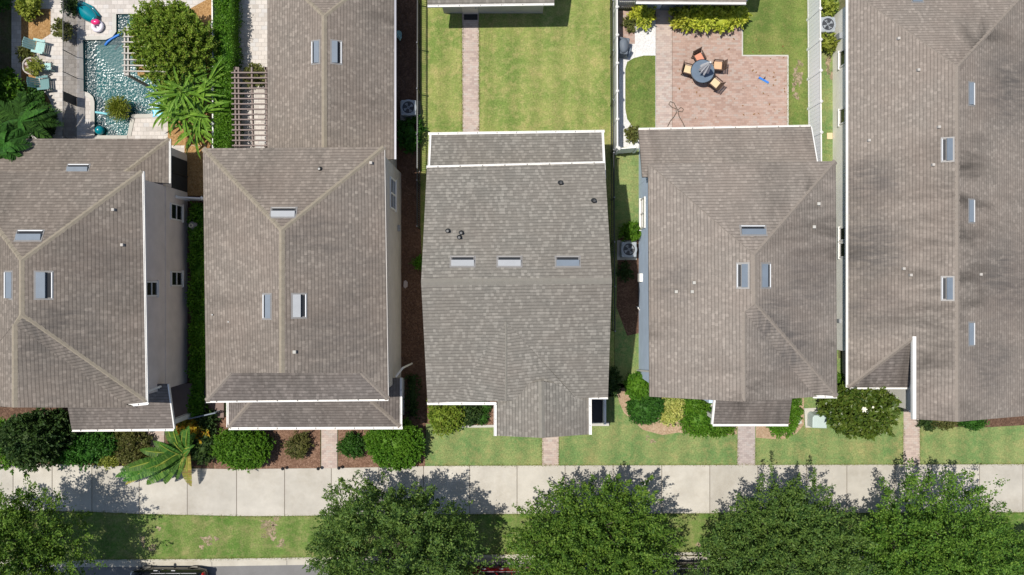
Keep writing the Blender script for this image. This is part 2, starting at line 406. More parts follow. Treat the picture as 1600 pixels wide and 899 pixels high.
_b = M['bare']; _t = _b.node_tree
_o = _t.nodes['Material Output']; _p = _t.nodes['Principled BSDF']
_n = _t.nodes.new('ShaderNodeTexNoise'); _n.inputs['Scale'].default_value = 5.0; _n.inputs['Detail'].default_value = 6; _n.inputs['Roughness'].default_value = 0.75
_g = _t.nodes.new('ShaderNodeNewGeometry'); _t.links.new(_g.outputs['Position'], _n.inputs['Vector'])
_m = _t.nodes.new('ShaderNodeMapRange'); _m.inputs[1].default_value = 0.42; _m.inputs[2].default_value = 0.56
_t.links.new(_n.outputs['Fac'], _m.inputs[0])
_x = _t.nodes.new('ShaderNodeMixShader'); _tr = _t.nodes.new('ShaderNodeBsdfTransparent')
_t.links.new(_m.outputs[0], _x.inputs[0]); _t.links.new(_tr.outputs[0], _x.inputs[1]); _t.links.new(_p.outputs[0], _x.inputs[2]); _t.links.new(_x.outputs[0], _o.inputs[0])

# pool water: clear, dark teal, ripples that mirror sky and sun
nw = N('pool_water_surface')
rip = nw.new('TexNoise'); nw.set(rip.inputs['Vector'], nw.obj()); rip.inputs['Scale'].default_value = 8.5; rip.inputs['Detail'].default_value = 1.0
vd = nw.new('VectorMath', operation='DISTANCE'); nw.set(vd.inputs[0], nw.obj()); vd.inputs[1].default_value = (-20.45, 12.35, -0.11)
calm = nw.math('ADD', vd.outputs['Value'], nw.math('MULTIPLY', nw.math('SUBTRACT', nw.noise(1.6, 3), 0.5), 1.2))
bmp = nw.new('Bump'); bmp.inputs['Distance'].default_value = 0.05
nw.set(bmp.inputs['Strength'], nw.mapr(calm, 0.95, 1.7, 0.12, 1.0)); nw.set(bmp.inputs['Height'], rip.outputs['Fac'])
gl = nw.new('BsdfGlossy'); gl.inputs['Roughness'].default_value = 0.23; nw.t.links.new(bmp.outputs[0], gl.inputs['Normal'])
tp = nw.new('BsdfTransparent'); tp.inputs[0].default_value = (0.5, 0.8, 0.8, 1)
fre = nw.new('Fresnel'); fre.inputs[0].default_value = 1.45; nw.t.links.new(bmp.outputs[0], fre.inputs['Normal'])
mxw = nw.new('MixShader'); nw.t.links.new(fre.outputs[0], mxw.inputs[0]); dfw = nw.new('BsdfDiffuse'); dfw.inputs[0].default_value = (0.045, 0.16, 0.185, 1)
mxd = nw.new('MixShader'); mxd.inputs[0].default_value = 0.25
nw.t.links.new(tp.outputs[0], mxd.inputs[1]); nw.t.links.new(dfw.outputs[0], mxd.inputs[2])
nw.t.links.new(mxd.outputs[0], mxw.inputs[1]); nw.t.links.new(gl.outputs[0], mxw.inputs[2])
nw.t.links.new(mxw.outputs[0], nw.out.inputs[0])
M['water'] = nw.m
# fence mesh fabric: a fine black weave one can see through
nm = N('mesh_fabric')
nm.fin((0.05, 0.05, 0.055), 0.8, 0.2)
tpm = nm.new('BsdfTransparent'); mxm = nm.new('MixShader'); mxm.inputs[0].default_value = 0.36
nm.t.links.new(tpm.outputs[0], mxm.inputs[1]); nm.t.links.new(nm.b.outputs[0], mxm.inputs[2]); nm.t.links.new(mxm.outputs[0], nm.out.inputs[0])
M['mesh'] = nm.m


# ------------------------------------------------------------------ object helpers
ORI = {}


def tag(o, label=None, cat=None, group=None, kind=None):
    if label: o['label'] = label
    if cat: o['category'] = cat
    if group: o['group'] = group
    if kind: o['kind'] = kind
    return o


def thing(name, label, cat, loc=(0, 0, 0), group=None, rotz=0.0):
    o = bpy.data.objects.new(name, None)
    COL.objects.link(o)
    o.location = loc
    o.rotation_euler = (0, 0, rotz)
    ORI[o.name] = Vector(loc)
    return tag(o, label, cat, group)


class MB:
    def __init__(self):
        self.v, self.f = [], []

    def add(self, vs, fs):
        b = len(self.v)
        self.v += [tuple(x) for x in vs]
        self.f += [tuple(i + b for i in f) for f in fs]
        return self

    def box(self, c, s, rz=0.0, tilt=None):
        hx, hy, hz = s[0] / 2, s[1] / 2, s[2] / 2
        R = Matrix.Rotation(rz, 3, 'Z')
        if tilt is not None: R = R @ tilt
        vs = [Vector(c) + R @ Vector((x, y, z)) for z in (-hz, hz) for x, y in ((-hx, -hy), (hx, -hy), (hx, hy), (-hx, hy))]
        return self.add(vs, [(3, 2, 1, 0), (4, 5, 6, 7), (0, 1, 5, 4), (1, 2, 6, 5), (2, 3, 7, 6), (3, 0, 4, 7)])

    def beam(self, a, b, w, h):
        """Box from a to b, w wide (horizontal), h high; a and b are the middle of its top."""
        a, b = Vector(a), Vector(b)
        d = (b - a)
        side = Vector((-d.y, d.x, 0))
        side = side.normalized() * (w / 2) if side.length > 1e-6 else Vector((w / 2, 0, 0))
        dn = Vector((0, 0, -h))
        vs = [a - side, a + side, b + side, b - side]
        vs = [v + dn for v in vs] + vs
        return self.add(vs, [(3, 2, 1, 0), (4, 5, 6, 7), (0, 1, 5, 4), (1, 2, 6, 5), (2, 3, 7, 6), (3, 0, 4, 7)])

    def prism(self, pts, z0, z1):
        n = len(pts)
        a = sum(pts[i][0] * pts[(i + 1) % n][1] - pts[(i + 1) % n][0] * pts[i][1] for i in range(n))
        if a < 0: pts = pts[::-1]
        vs = [(p[0], p[1], z0) for p in pts] + [(p[0], p[1], z1) for p in pts]
        fs = [tuple(range(n - 1, -1, -1)), tuple(range(n, 2 * n))]
        fs += [(i, (i + 1) % n, (i + 1) % n + n, i + n) for i in range(n)]
        return self.add(vs, fs)

    def cyl(self, c, r, h, n=20, r2=None):
        r2 = r if r2 is None else r2
        vs = [(c[0] + r * math.cos(2 * math.pi * i / n), c[1] + r * math.sin(2 * math.pi * i / n), c[2]) for i in range(n)]
        vs += [(c[0] + r2 * math.cos(2 * math.pi * i / n), c[1] + r2 * math.sin(2 * math.pi * i / n), c[2] + h) for i in range(n)]
        fs = [tuple(range(n - 1, -1, -1)), tuple(range(n, 2 * n))] + [(i, (i + 1) % n, (i + 1) % n + n, i + n) for i in range(n)]
        return self.add(vs, fs)

    def lathe(self, c, prof, n=24):
        vs, fs = [], []
        for r, z in prof:
            vs += [(c[0] + r * math.cos(2 * math.pi * i / n), c[1] + r * math.sin(2 * math.pi * i / n), c[2] + z) for i in range(n)]
        for k in range(len(prof) - 1):
            fs += [(k * n + i, k * n + (i + 1) % n, (k + 1) * n + (i + 1) % n, (k + 1) * n + i) for i in range(n)]
        return self.add(vs, fs)

    def tube(self, pts, r, n=8):
        pts = [Vector(p) for p in pts]
        rs = r if isinstance(r, (list, tuple)) else [r] * len(pts)
        vs, fs = [], []
        for i, p in enumerate(pts):
            d = (pts[min(i + 1, len(pts) - 1)] - pts[max(i - 1, 0)]).normalized()
            up = Vector((0, 0, 1)) if abs(d.z) < 0.9 else Vector((1, 0, 0))
            x = d.cross(up).normalized(); y = x.cross(d)
            vs += [p + (x * math.cos(2 * math.pi * k / n) + y * math.sin(2 * math.pi * k / n)) * rs[i] for k in range(n)]
        for i in range(len(pts) - 1):
            fs += [(i * n + k, i * n + (k + 1) % n, (i + 1) * n + (k + 1) % n, (i + 1) * n + k) for k in range(n)]
        fs += [tuple(range(n - 1, -1, -1)), tuple(range((len(pts) - 1) * n, len(pts) * n))]
        return self.add(vs, fs)

    def ball(self, c, r, sq=(1, 1, 1), n=16, m=10):
        vs, fs = [], []
        for j in range(m + 1):
            t = math.pi * j / m
            vs += [(c[0] + r * sq[0] * math.sin(t) * math.cos(2 * math.pi * i / n), c[1] + r * sq[1] * math.sin(t) * math.sin(2 * math.pi * i / n), c[2] - r * sq[2] * math.cos(t)) for i in range(n)]
        for j in range(m):
            fs += [(j * n + i, j * n + (i + 1) % n, (j + 1) * n + (i + 1) % n, (j + 1) * n + i) for i in range(n)]
        return self.add(vs, fs)

    def torus(self, c, R, r, n=28, m=10):
        vs, fs = [], []
        for i in range(n):
            a = 2 * math.pi * i / n
            for j in range(m):
                b = 2 * math.pi * j / m
                q = R + r * math.cos(b)
                vs.append((c[0] + q * math.cos(a), c[1] + q * math.sin(a), c[2] + r * math.sin(b)))
        for i in range(n):
            for j in range(m):
                fs.append((i * m + j, ((i + 1) % n) * m + j, ((i + 1) % n) * m + (j + 1) % m, i * m + (j + 1) % m))
        return self.add(vs, fs)

    def build(self, name, mat, parent=None, local=False, smooth=False, bevel=0.0):
        me = bpy.data.meshes.new(name)
        vs = [Vector(v) for v in self.v]
        if parent is None and not local:
            lo = Vector([min(v[i] for v in vs) for i in range(3)]); hi = Vector([max(v[i] for v in vs) for i in range(3)])
            org = Vector(((lo.x + hi.x) / 2, (lo.y + hi.y) / 2, lo.z))
        elif parent is not None and not local:
            org = ORI[parent.name]
        else:
            org = Vector((0, 0, 0))
        me.from_pydata([v - org for v in vs], [], self.f)
        me.materials.append(mat)
        if smooth:
            me.polygons.foreach_set('use_smooth', [True] * len(me.polygons))
        o = bpy.data.objects.new(name, me)
        COL.objects.link(o)
        if parent is None:
            o.location = org
            ORI[o.name] = org
        else:
            o.parent = parent
            ORI[o.name] = ORI.get(parent.name, Vector((0, 0, 0))) if not local else Vector((0, 0, 0))
        if bevel:
            b = o.modifiers.new('bevel', 'BEVEL'); b.width = bevel; b.segments = 2; b.limit_method = 'ANGLE'
        return o


def sheet(name, pts, mat, z=0.0, depth=0.12, kind='structure', label=None):
    o = MB().prism([P(x, y, z) for x, y in pts], z - depth, z).build(name, mat)
    return tag(o, label, None, None, kind)


def np_mesh(name, V, F4, mat, parent=None, smooth=False):
    """V: (n,3) world coords, F4: (m,4) quads."""
    V = np.asarray(V, dtype=np.float64)
    if parent is None:
        lo, hi = V.min(0), V.max(0)
        org = Vector(((lo[0] + hi[0]) / 2, (lo[1] + hi[1]) / 2, max(0.0, lo[2])))
    else:
        org = ORI[parent.name]
    me = bpy.data.meshes.new(name)
    me.vertices.add(len(V))
    me.vertices.foreach_set('co', (V - np.array(org)).astype(np.float32).ravel())
    me.loops.add(len(F4) * 4)
    me.loops.foreach_set('vertex_index', np.asarray(F4, dtype=np.int32).ravel())
    me.polygons.add(len(F4))
    me.polygons.foreach_set('loop_start', np.arange(0, len(F4) * 4, 4, dtype=np.int32))
    me.polygons.foreach_set('loop_total', np.full(len(F4), 4, dtype=np.int32))
    me.update(calc_edges=True)
    me.materials.append(mat)
    o = bpy.data.objects.new(name, me)
    COL.objects.link(o)
    if parent is None:
        o.location = org
        ORI[o.name] = org
    else:
        o.parent = parent
        ORI[o.name] = org
    return o


# ------------------------------------------------------------------ foliage
def unit(a):
    return a / np.maximum(np.linalg.norm(a, axis=-1, keepdims=True), 1e-9)


def leaf_quads(C, D, Nrm, L, W):
    """Rhombic leaves from base C along D, facing Nrm."""
    D = unit(D)
    S = unit(np.cross(D, Nrm))
    L = L[:, None]; W = W[:, None]
    mid = C + D * L * 0.45
    nn = unit(np.cross(S, D))
    V = np.stack([C, mid + S * W / 2 + nn * W * 0.15, C + D * L, mid - S * W / 2 + nn * W * 0.15], 1)
    n = len(C)
    return V.reshape(-1, 3), np.arange(n * 4).reshape(n, 4)


def lobes(rng, k=9):
    d = unit(rng.normal(size=(k, 3)) * np.array([1, 1, 0.7]))
    a = rng.uniform(-0.25, 0.26, k)
    return d, a


def crown_leaves(rng, c, r, n_clump, per, leaf, inner=0.35, up=0.5, low=-0.35, sprig=0.6, rag=1.0):
    """Sprigs spread through an uneven crown: c centre, r (rx, ry, rz)."""
    c = np.array(c); r = np.array(r)
    ld, la = lobes(rng, 20)
    dirs = unit(rng.normal(size=(n_clump * 3, 3)))
    dirs = dirs[dirs[:, 2] > low][:n_clump]
    n_clump = len(dirs)
    wob = 1.0 + rag * (np.clip((dirs @ ld.T - 0.64) / 0.36, 0, 1) * la).sum(1)
    rad = rng.uniform(inner, 1.0, n_clump) ** 0.55
    rad = np.where(rng.random(n_clump) < 0.12, rad * rng.uniform(1.02, 1.2, n_clump), rad) * wob
    base = c + dirs * rad[:, None] * r
    ax = unit(dirs * np.array([1, 1, 0.7]) + np.array([0, 0, up]) + rng.normal(scale=0.35, size=(n_clump, 3)))
    size = rng.uniform(0.55, 1.25, n_clump)
    t = rng.random((n_clump, per))
    Q = base[:, None, :] + ax[:, None, :] * (t * size[:, None] * sprig)[..., None]
    Q = Q + rng.normal(scale=0.11 * sprig / 0.6, size=Q.shape) * (1.15 - t)[..., None]
    D = ax[:, None, :] * 0.8 + rng.normal(scale=0.75, size=Q.shape)
    Nn = np.array([0, 0, 1.0]) + rng.normal(scale=0.55, size=Q.shape)
    Q, D, Nn = (x.reshape(-1, 3) for x in (Q, D, Nn))
    L = rng.uniform(0.7, 1.3, len(Q)) * leaf
    return leaf_quads(Q, D, Nn, L, L * rng.uniform(0.4, 0.6, len(Q)))


def ell_core(c, r, n=14, m=8, rng=None):
    V, F = [], []
    for j in range(m + 1):
        t = math.pi * j / m
        for i in range(n):
            k = 1.0 + (0 if rng is None else rng.uniform(-0.12, 0.12))
            V.append((c[0] + k * r[0] * math.sin(t) * math.cos(2 * math.pi * i / n), c[1] + k * r[1] * math.sin(t) * math.sin(2 * math.pi * i / n), c[2] + r[2] * math.cos(t)))
    for j in range(m):
        for i in range(n):
            F.append((j * n + i, (j + 1) * n + i, (j + 1) * n + (i + 1) % n, j * n + (i + 1) % n))
    return np.array(V), np.array(F)


def join(parts):
    V, F, o = [], [], 0
    for v, f in parts:
        V.append(v); F.append(f + o); o += len(v)
    return np.concatenate(V), np.concatenate(F)


def oak(label, X, Y, rad, top, seed, mat='leaf_oak', offx=0.0, offy=0.0, n=900):
    rng = np.random.default_rng(seed)
    t = thing('oak_tree', label, 'tree', (X, Y, 0), 'street trees along the verge')
    tr = MB()
    tr.tube([(X, Y, 0), (X + 0.05, Y, 1.1), (X - 0.03, Y + 0.05, 2.3)], [0.23, 0.17, 0.15], 10)
    tr.build('trunk', M['bark'], t, smooth=True)
    br = MB()
    cz = top * 0.56
    for k in range(9):
        a = 2 * math.pi * k / 9 + rng.uniform(-0.3, 0.3)
        ln = rad * rng.uniform(0.6, 0.85)
        e = Vector((X + offx + math.cos(a) * ln, Y + offy + math.sin(a) * ln, rng.uniform(cz * 0.8, top * 0.85)))
        m = Vector((X + offx * 0.4 + math.cos(a) * ln * 0.4, Y + offy * 0.4 + math.sin(a) * ln * 0.4, 3.1 + rng.uniform(0, 0.6)))
        br.tube([(X, Y, 2.2), m, e], [0.09, 0.06, 0.018], 6)
        for q in range(3):
            s = m.lerp(e, rng.uniform(0.3, 0.8))
            br.tube([s, s + Vector((rng.uniform(-1, 1), rng.uniform(-1, 1), rng.uniform(0.3, 1.2)))], [0.03, 0.008], 5)
    br.tube([(X, Y, 2.2), (X + offx * 0.5, Y + offy * 0.5, 4.5), (X + offx, Y + offy, top * 0.9)], [0.11, 0.07, 0.015], 6)
    br.build('limb', M['bark'], t, smooth=True)
    c = (X + offx, Y + offy, cz)
    A = crown_leaves(rng, c, (rad, rad, top - cz), n, 66, 0.125, 0.2, 0.75, -0.45, 0.95, 1.0)
    B = crown_leaves(rng, c, (rad * 0.78, rad * 0.78, (top - cz) * 0.72), n // 3, 60, 0.15, 0.15, 0.4, -0.3, 0.6)
    V, F = join([A, B])
    np_mesh('crown', V, F, M[mat], t)
    return t


def shrub(name, label, px, py, rpx, h, mat='leaf_deep', cat='shrub', group=None, leaf=0.09, ry=None, dens=1.0, seed=1, clip=False, flowers=None, z0=0.0):
    """A shrub whose top outline sits at pixel (px, py) with radius rpx; h is its height."""
    c = P(px, py, h * 0.6 + z0)
    s = (CAM_H - h * 0.6 - z0) / FOC
    rx = rpx * s; ryy = (ry if ry else rpx) * s
    rng = np.random.default_rng(seed + int(px * 3 + py * 7))
    area = rx * ryy * 3.14
    n = int(max(40, area * 190 * dens * (0.09 / leaf)))
    cc = (c.x, c.y, z0 + h * 0.52)
    core = ell_core(cc, (rx * 0.78, ryy * 0.78, h * 0.40), rng=rng)
    A = crown_leaves(rng, cc, (rx * (0.93 if clip else 0.86), ryy * (0.93 if clip else 0.86), h * 0.46), n, 14, leaf, 0.55 if clip else 0.4, 0.6, -0.5, 0.17 if clip else 0.3, 0.3 if clip else 1.2)
    t = thing(name, label, cat, (c.x, c.y, z0), group)
    V, F = join([core, A])
    np_mesh('foliage', V, F, M[mat], t)
    MB().tube([(c.x, c.y, z0), (c.x, c.y, z0 + h * 0.5)], [0.05, 0.03], 6).build('stem', M['bark'], t)
    if flowers:
        fm, k = flowers
        for q in range(k):
            a = rng.uniform(0, 6.28); rr = math.sqrt(rng.random()) * 0.8
            x, y = c.x + rx * rr * math.cos(a), c.y + ryy * rr * math.sin(a)
            z = z0 + h * (0.52 + 0.48 * math.sqrt(max(0, 1 - rr * rr)))
            b = MB()
            for i in range(6):
                aa = i * 1.047
                b.add([(x, y, z), (x + 0.06 * math.cos(aa - 0.4), y + 0.06 * math.sin(aa - 0.4), z + 0.03), (x + 0.11 * math.cos(aa), y + 0.11 * math.sin(aa), z + 0.05), (x + 0.06 * math.cos(aa + 0.4), y + 0.06 * math.sin(aa + 0.4), z + 0.03)], [(0, 1, 2, 3)])
            b.build('flower', M[fm], t)
    return t


def hedge(name, label, pts, h, mat, w0, w1, seed=5, leaf=0.1, cat='hedge', dens=1.0):
    """A long clipped hedge: pts = (x0, y0, x1, y1) world rectangle."""
    rng = np.random.default_rng(seed)
    x0, y0, x1, y1 = pts
    t = thing(name, label, cat, ((x0 + x1) / 2, (y0 + y1) / 2, 0))
    n = int((x1 - x0) * (y1 - y0) * 560 * dens + (y1 - y0) * h * 420 * dens)
    q = rng.random((n, 3))
    top = rng.random(n) < 0.5
    X = x0 + q[:, 0] * (x1 - x0); Y = y0 + q[:, 1] * (y1 - y0); Z = q[:, 2] * h
    Z = np.where(top, h - rng.exponential(0.07, n), Z)
    side = np.where(rng.random(n) < 0.5, x0, x1) + rng.normal(scale=0.05, size=n)
    X = np.where(top, X, side)
    Z += 0.10 * np.sin(Y * 2.1 + X) + 0.07 * np.sin(Y * 5.3)
    X += 0.07 * np.sin(Y * 3.3)
    C = np.stack([X, Y, Z], 1)
    D = rng.normal(size=(n, 3)) + np.array([0, 0, 0.7])
    Nn = np.array([0, 0, 1.0]) + rng.normal(scale=0.6, size=(n, 3))
    L = rng.uniform(0.7, 1.5, n) * leaf
    A = leaf_quads(C, D, Nn, L, L * 0.5)
    b = 0.12
    V = np.array([(x, y, z) for z in (0, h - 0.12) for x, y in ((x0 + b, y0 + b), (x1 - b, y0 + b), (x1 - b, y1 - b), (x0 + b, y1 - b))])
    F = np.array([(4, 5, 6, 7), (0, 1, 5, 4), (1, 2, 6, 5), (2, 3, 7, 6), (3, 0, 4, 7)])
    V, F = join([(V, F), A])
    np_mesh('foliage', V, F, M[mat], t)
    return t


def blade(base, az, length, width, rise, droop, seg=8, torn=0.0, rng=None, fold=0.25):
    """A long arching leaf as two rows of quads either side of its midrib."""
    V, F = [], []
    b = Vector(base); d = Vector((math.cos(az), math.sin(az), 0)); s = Vector((-d.y, d.x, 0))
    for i in range(seg + 1):
        t = i / seg
        p = b + d * (length * t * (1 - 0.15 * t)) + Vector((0, 0, rise * t - droop * t * t))
        w = width * math.sin(math.pi * min(1.0, 0.12 + 0.88 * t)) ** 0.7 * 0.5 if t < 1 else 0.0
        V.append((p, w, s))
    vs, fs = [], []
    for i in range(seg):
        p0, w0, _ = V[i]; p1, w1, _ = V[i + 1]
        for sg in (1, -1):
            cut = 0.0
            if torn and rng is not None and rng.random() < torn: cut = rng.uniform(0.15, 0.55)
            e0 = p0 + s * sg * w0 + Vector((0, 0, fold * w0)); e1 = p1 + s * sg * w1 + Vector((0, 0, fold * w1))
            e1 = e1.lerp(e0, cut)
            o = len(vs)
            q = [p0, e0, e1, p1] if sg > 0 else [p0, p1, e1, e0]
            vs += [tuple(x) for x in q]; fs.append((o, o + 1, o + 2, o + 3))
    return np.array(vs), np.array(fs)


def frond(base, az, length, rise, droop, rng, leaflet=0.35, n=22):
    V, F = [], []
    b = Vector(base); d = Vector((math.cos(az), math.sin(az), 0)); s = Vector((-d.y, d.x, 0))
    C, D, L = [], [], []
    for i in range(n):
        t = (i + 1) / n
        p = b + d * (length * t) + Vector((0, 0, rise * t - droop * t * t))
        for sg in (1, -1):
            C.append(p); D.append(s * sg + d * (0.4 + 0.5 * t) + Vector((0, 0, rng.uniform(-0.35, 0.1)))); L.append(leaflet * (0.35 + math.sin(math.pi * t) * 0.75))
    L = np.array(L)
    A = leaf_quads(np.array([tuple(x) for x in C]), np.array([tuple(x) for x in D]), np.tile([0, 0, 1.0], (len(C), 1)), L, L * 0.16 + 0.02)
    return join([A, blade(base, az, length, 0.06, rise, droop, 6)])


# ------------------------------------------------------------------ setting: ground
b = MB().add([(-220, -220, -0.16), (220, -220, -0.16), (220, 220, -0.16), (-220, 220, -0.16)], [(0, 1, 2, 3)])
# the lot ground is a sheet to the horizon with a hole where the pool is dug
POOL_PX = [(182, 22), (182, 50), (176, 58), (166, 62.5), (130, 63), (131, 143), (140, 146), (146, 152), (148, 160), (148, 212), (199, 212), (206, 179), (258, 178), (258, 22)]


def filled(name, outer, holes, mat, z, kind='structure'):
    bm = bmesh.new()
    edges = []
    for loop in [outer] + holes:
        vs = [bm.verts.new((p[0], p[1], z)) for p in loop]
        edges += [bm.edges.new((vs[i], vs[(i + 1) % len(vs)])) for i in range(len(vs))]
    bmesh.ops.triangle_fill(bm, edges=edges, use_beauty=True, use_dissolve=False, normal=(0, 0, 1))
    me = bpy.data.meshes.new(name)
    bm.to_mesh(me); bm.free()
    me.materials.append(mat)
    o = bpy.data.objects.new(name, me)
    COL.objects.link(o)
    ORI[o.name] = Vector((0, 0, 0))
    return tag(o, None, None, None, kind)


pool = [tuple(P(x, y, 0))[:2] for x, y in POOL_PX]
filled('ground', [(-220, -14.0), (220, -14.0), (220, 220), (-220, 220)], [pool], M['soil'], -0.02)
sheet_pts = lambda l: l
MB().add([(-220, -220, -0.15), (220, -220, -0.15), (220, -13.5, -0.15), (-220, -13.5, -0.15)], [(0, 1, 2, 3)]).build('road', M['asphalt'])
bpy.data.objects['road']['kind'] = 'structure'
# kerb and gutter
kl = [(-400, 883), (0, 880), (330, 878), (800, 871), (1100, 867), (1600, 862), (2000, 858)]
ko = MB()
for i in range(len(kl) - 1):
    (xa, ya), (xb, yb) = kl[i], kl[i + 1]
    n = max(1, int((xb - xa) / 95))
    for k in range(n):
        x0, x1 = xa + (xb - xa) * k / n, xa + (xb - xa) * (k + 1) / n - 0.8
        y0, y1 = ya + (yb - ya) * k / n, ya + (yb - ya) * (k + 1) / n
        ko.prism([P(x0, y0 - 4.5), P(x1, y1 - 4.5), P(x1, y1), P(x0, y0)], -0.3, 0.01)
        ko.prism([P(x0, y0), P(x1, y1), P(x1, y1 + 8.5), P(x0, y0 + 8.5)], -0.3, -0.135)
tag(ko.build('kerb', M['kerb']), kind='structure')

sheet('lawn', [(-60, 800), (1660, 797), (1660, 858), (1100, 863), (800, 867), (330, 873.5), (-60, 876)], M['grass_verge'], 0.004)
sheet('lawn', [(664, 600), (1010, 600), (1300, 560), (1660, 560), (1660, 728), (664, 729.5)], M['grass_front'], 0.004)
sheet('lawn', [(655, -60), (958, -60), (960, 620), (655, 620)], M['grass_back'], 0.004)
sheet('lawn', [(1150, -60), (1264, -60), (1268, 300), (1150, 300)], M['grass_patch'], 0.004)
sheet('lawn', [(1264.5, -60), (1310, -60), (1310, 600), (1268.5, 600)], M['grass_front'], 0.006)
sheet('lawn', [(960.5, 225), (1010, 225), (1010, 620), (960.5, 620)], M['grass_front'], 0.004)
sheet('lawn', [(320, 620), (356, 620), (356, 680), (320, 680)], M['grass_front'], 0.004)
# sidewalk: slabs with open joints over dirt
tb = [(-60, 722), (0, 723.5), (160, 727), (330, 733.5), (560, 731), (680, 728), (1600, 725.5), (1700, 725)]
bb = [(-60, 797), (0, 798), (130, 799), (220, 803), (400, 807), (560, 804.5), (800, 803), (1600, 800.5), (1700, 800)]


def ragged(px, py, rx, ry, seed, z=0.008):
    r = np.random.default_rng(seed)
    ph = r.uniform(0, 6.28, 5)
    pts = []
    for k in range(72):
        a = 2 * math.pi * k / 72
        f = 1 + sum(math.sin(a * m + p) * q for m, p, q in zip((2, 3, 5, 9, 14), ph, (.22, .2, .15, .12, .1))) + r.uniform(-.08, .08)
        pts.append((px + rx * f * math.cos(a), py + ry * f * math.sin(a)))
    return tag(MB().prism([P(a, b_, z) for a, b_ in pts], z - 0.002, z).build('bare_patch', M['bare']), None, None, None, 'structure')


for i, q in enumerate([(324, 844, 9, 6), (338, 842, 4, 3), (315, 855, 3, 4), (418, 819, 10, 7), (424, 832, 9, 9), (440, 850, 6, 6), (412, 838, 4, 3), (432, 810, 6, 3), (223, 845, 5, 7), (238, 856, 6, 5), (248, 826, 4, 3), (1246, 120, 6, 16), (1244, 150, 4, 6), (1250, 100, 4, 6), (1240, 135, 3, 8), (1294, 100, 4, 14), (1301, 118, 3, 12), (960, 590, 4, 8), (815, 870, 5, 2), (1092, 852, 4, 5), (1020, 690, 5, 3), (1012, 684, 3, 3)]):
    ragged(*q, 100 + i)


def lerp_at(tab, x):
    for (xa, ya), (xb, yb) in zip(tab, tab[1:]):
        if xa <= x <= xb: return ya + (yb - ya) * (x - xa) / (xb - xa)


sheet('sidewalk_bed', tb + bb[::-1], M['joint'], 0.008)
jx = [-55, 21, 82, 144, 218, 293, 370, 445, 518, 592, 662, 734, 808, 883, 958, 1034, 1109, 1184, 1260, 1323, 1398, 1455, 1530, 1598, 1670]
sw = MB()
for x0, x1 in zip(jx, jx[1:]):
    x0 += 0.5; x1 -= 0.5
    sw.prism([P(x0, lerp_at(tb, x0)), P(x1, lerp_at(tb, x1)), P(x1, lerp_at(bb, x1)), P(x0, lerp_at(bb, x0))], -0.05, 0.03)
tag(sw.build('sidewalk', M['concrete'], bevel=0.012), kind='structure')

# walks and patio
for i, (pts, m) in enumerate([
        ([(229, 664), (257, 664), (256, 700), (258, 727), (230, 727)], 'paver_walk'),
        ([(502, 655), (527, 655), (527, 732), (502, 732)], 'paver_walk'),
        ([(847, 670), (873, 670), (873, 728), (847, 728)], 'paver_walk'),
        ([(1153, 650), (1180, 650), (1180, 727), (1152, 727)], 'paver_grey'),
        ([(1412, 630), (1437, 630), (1437.5, 726.5), (1411.5, 726.5)], 'paver_walk'),
        ([(722, 20), (748, 20), (749, 215), (723, 215)], 'paver_walk')]):
    sheet('path', pts, M[m], 0.016)
sheet('patio', [(1050.5, 12), (1159, 12), (1159, 88), (1230, 88), (1230, 210), (1050.5, 210)], M['paver_red'], 0.016)
sheet('patio_band', [(1025, 10), (1050, 10), (1050, 210), (1025, 210)], M['paver_walk'], 0.016)
for pts in ([(1159, 42), (1161, 42), (1161, 86), (1159, 86)], [(1159, 86), (1232, 86), (1232, 88), (1159, 88)], [(1230, 88), (1232.3, 88), (1232.3, 205), (1230, 205)]):
    sheet('patio_edging', pts, M['pad'], 0.026)
sheet('pebble_bed', [(968, 60), (992, 42), (992, 30), (1024.5, 30), (1024.5, 230), (966, 230)], M['pebble'], 0.010)
sheet('brick_bed', [(966, 17), (992, 17), (992, 69), (966, 69)], M['paver_red'], 0.016)
sheet('lawn', [(1024, 87), (1006, 87), (990, 91), (980, 97), (977, 108), (977, 170), (980, 186), (987, 196), (1000, 204), (1024, 208)], M['grass_patch'], 0.022)
# beds
sheet('mulch_bed', [(617, -40), (657, -40), (657, 355), (667, 600), (664, 732), (617, 732)], M['mulch_dark'], 0.010)
sheet('mulch_bed', [(334, 650), (500.5, 650), (500.5, 732), (450, 732.5), (334, 734)], M['mulch_red'], 0.012)
sheet('mulch_bed', [(528.5, 650), (663.5, 650), (663.5, 729), (560, 731), (528.5, 731)], M['mulch_red'], 0.012)
sheet('mulch_bed', [(666, 600), (778, 600), (778, 666), (700, 666), (666, 662)], M['mulch_red'], 0.012)
sheet('bed_edging', [(722, 665), (778, 664), (778, 668), (722, 668.5)], M['pad'], 0.05)
sheet('mulch_bed', [(966, 372), (1002, 372), (1002, 520), (980, 525), (963, 480)], M['mulch_dark'], 0.010)
sheet('mulch_bed', [(962, 608), (1020, 600), (1151.5, 600), (1151.5, 679), (1100, 681), (1060, 676), (1035, 680), (1005, 672), (990, 659), (975, 645), (968, 630)], M['mulch_tan'], 0.012)
sheet('mulch_bed', [(1181, 640), (1256, 622), (1256, 664), (1244, 678), (1225, 686), (1205, 686), (1181, 684)], M['mulch_tan'], 0.012)
sheet('mulch_bed', [(1438.5, 630), (1610, 630), (1610, 664), (1540, 668), (1438.5, 666)], M['mulch_dark'], 0.012)
sheet('mulch_bed', [(288, 228), (330, 228), (330, 306), (288, 306)], M['mulch_orange'], 0.012)
sheet('mulch_bed', [(288, 306.5), (333, 306.5), (333, 733), (258.5, 727), (258.5, 600), (288, 600)], M['mulch_dark'], 0.010)
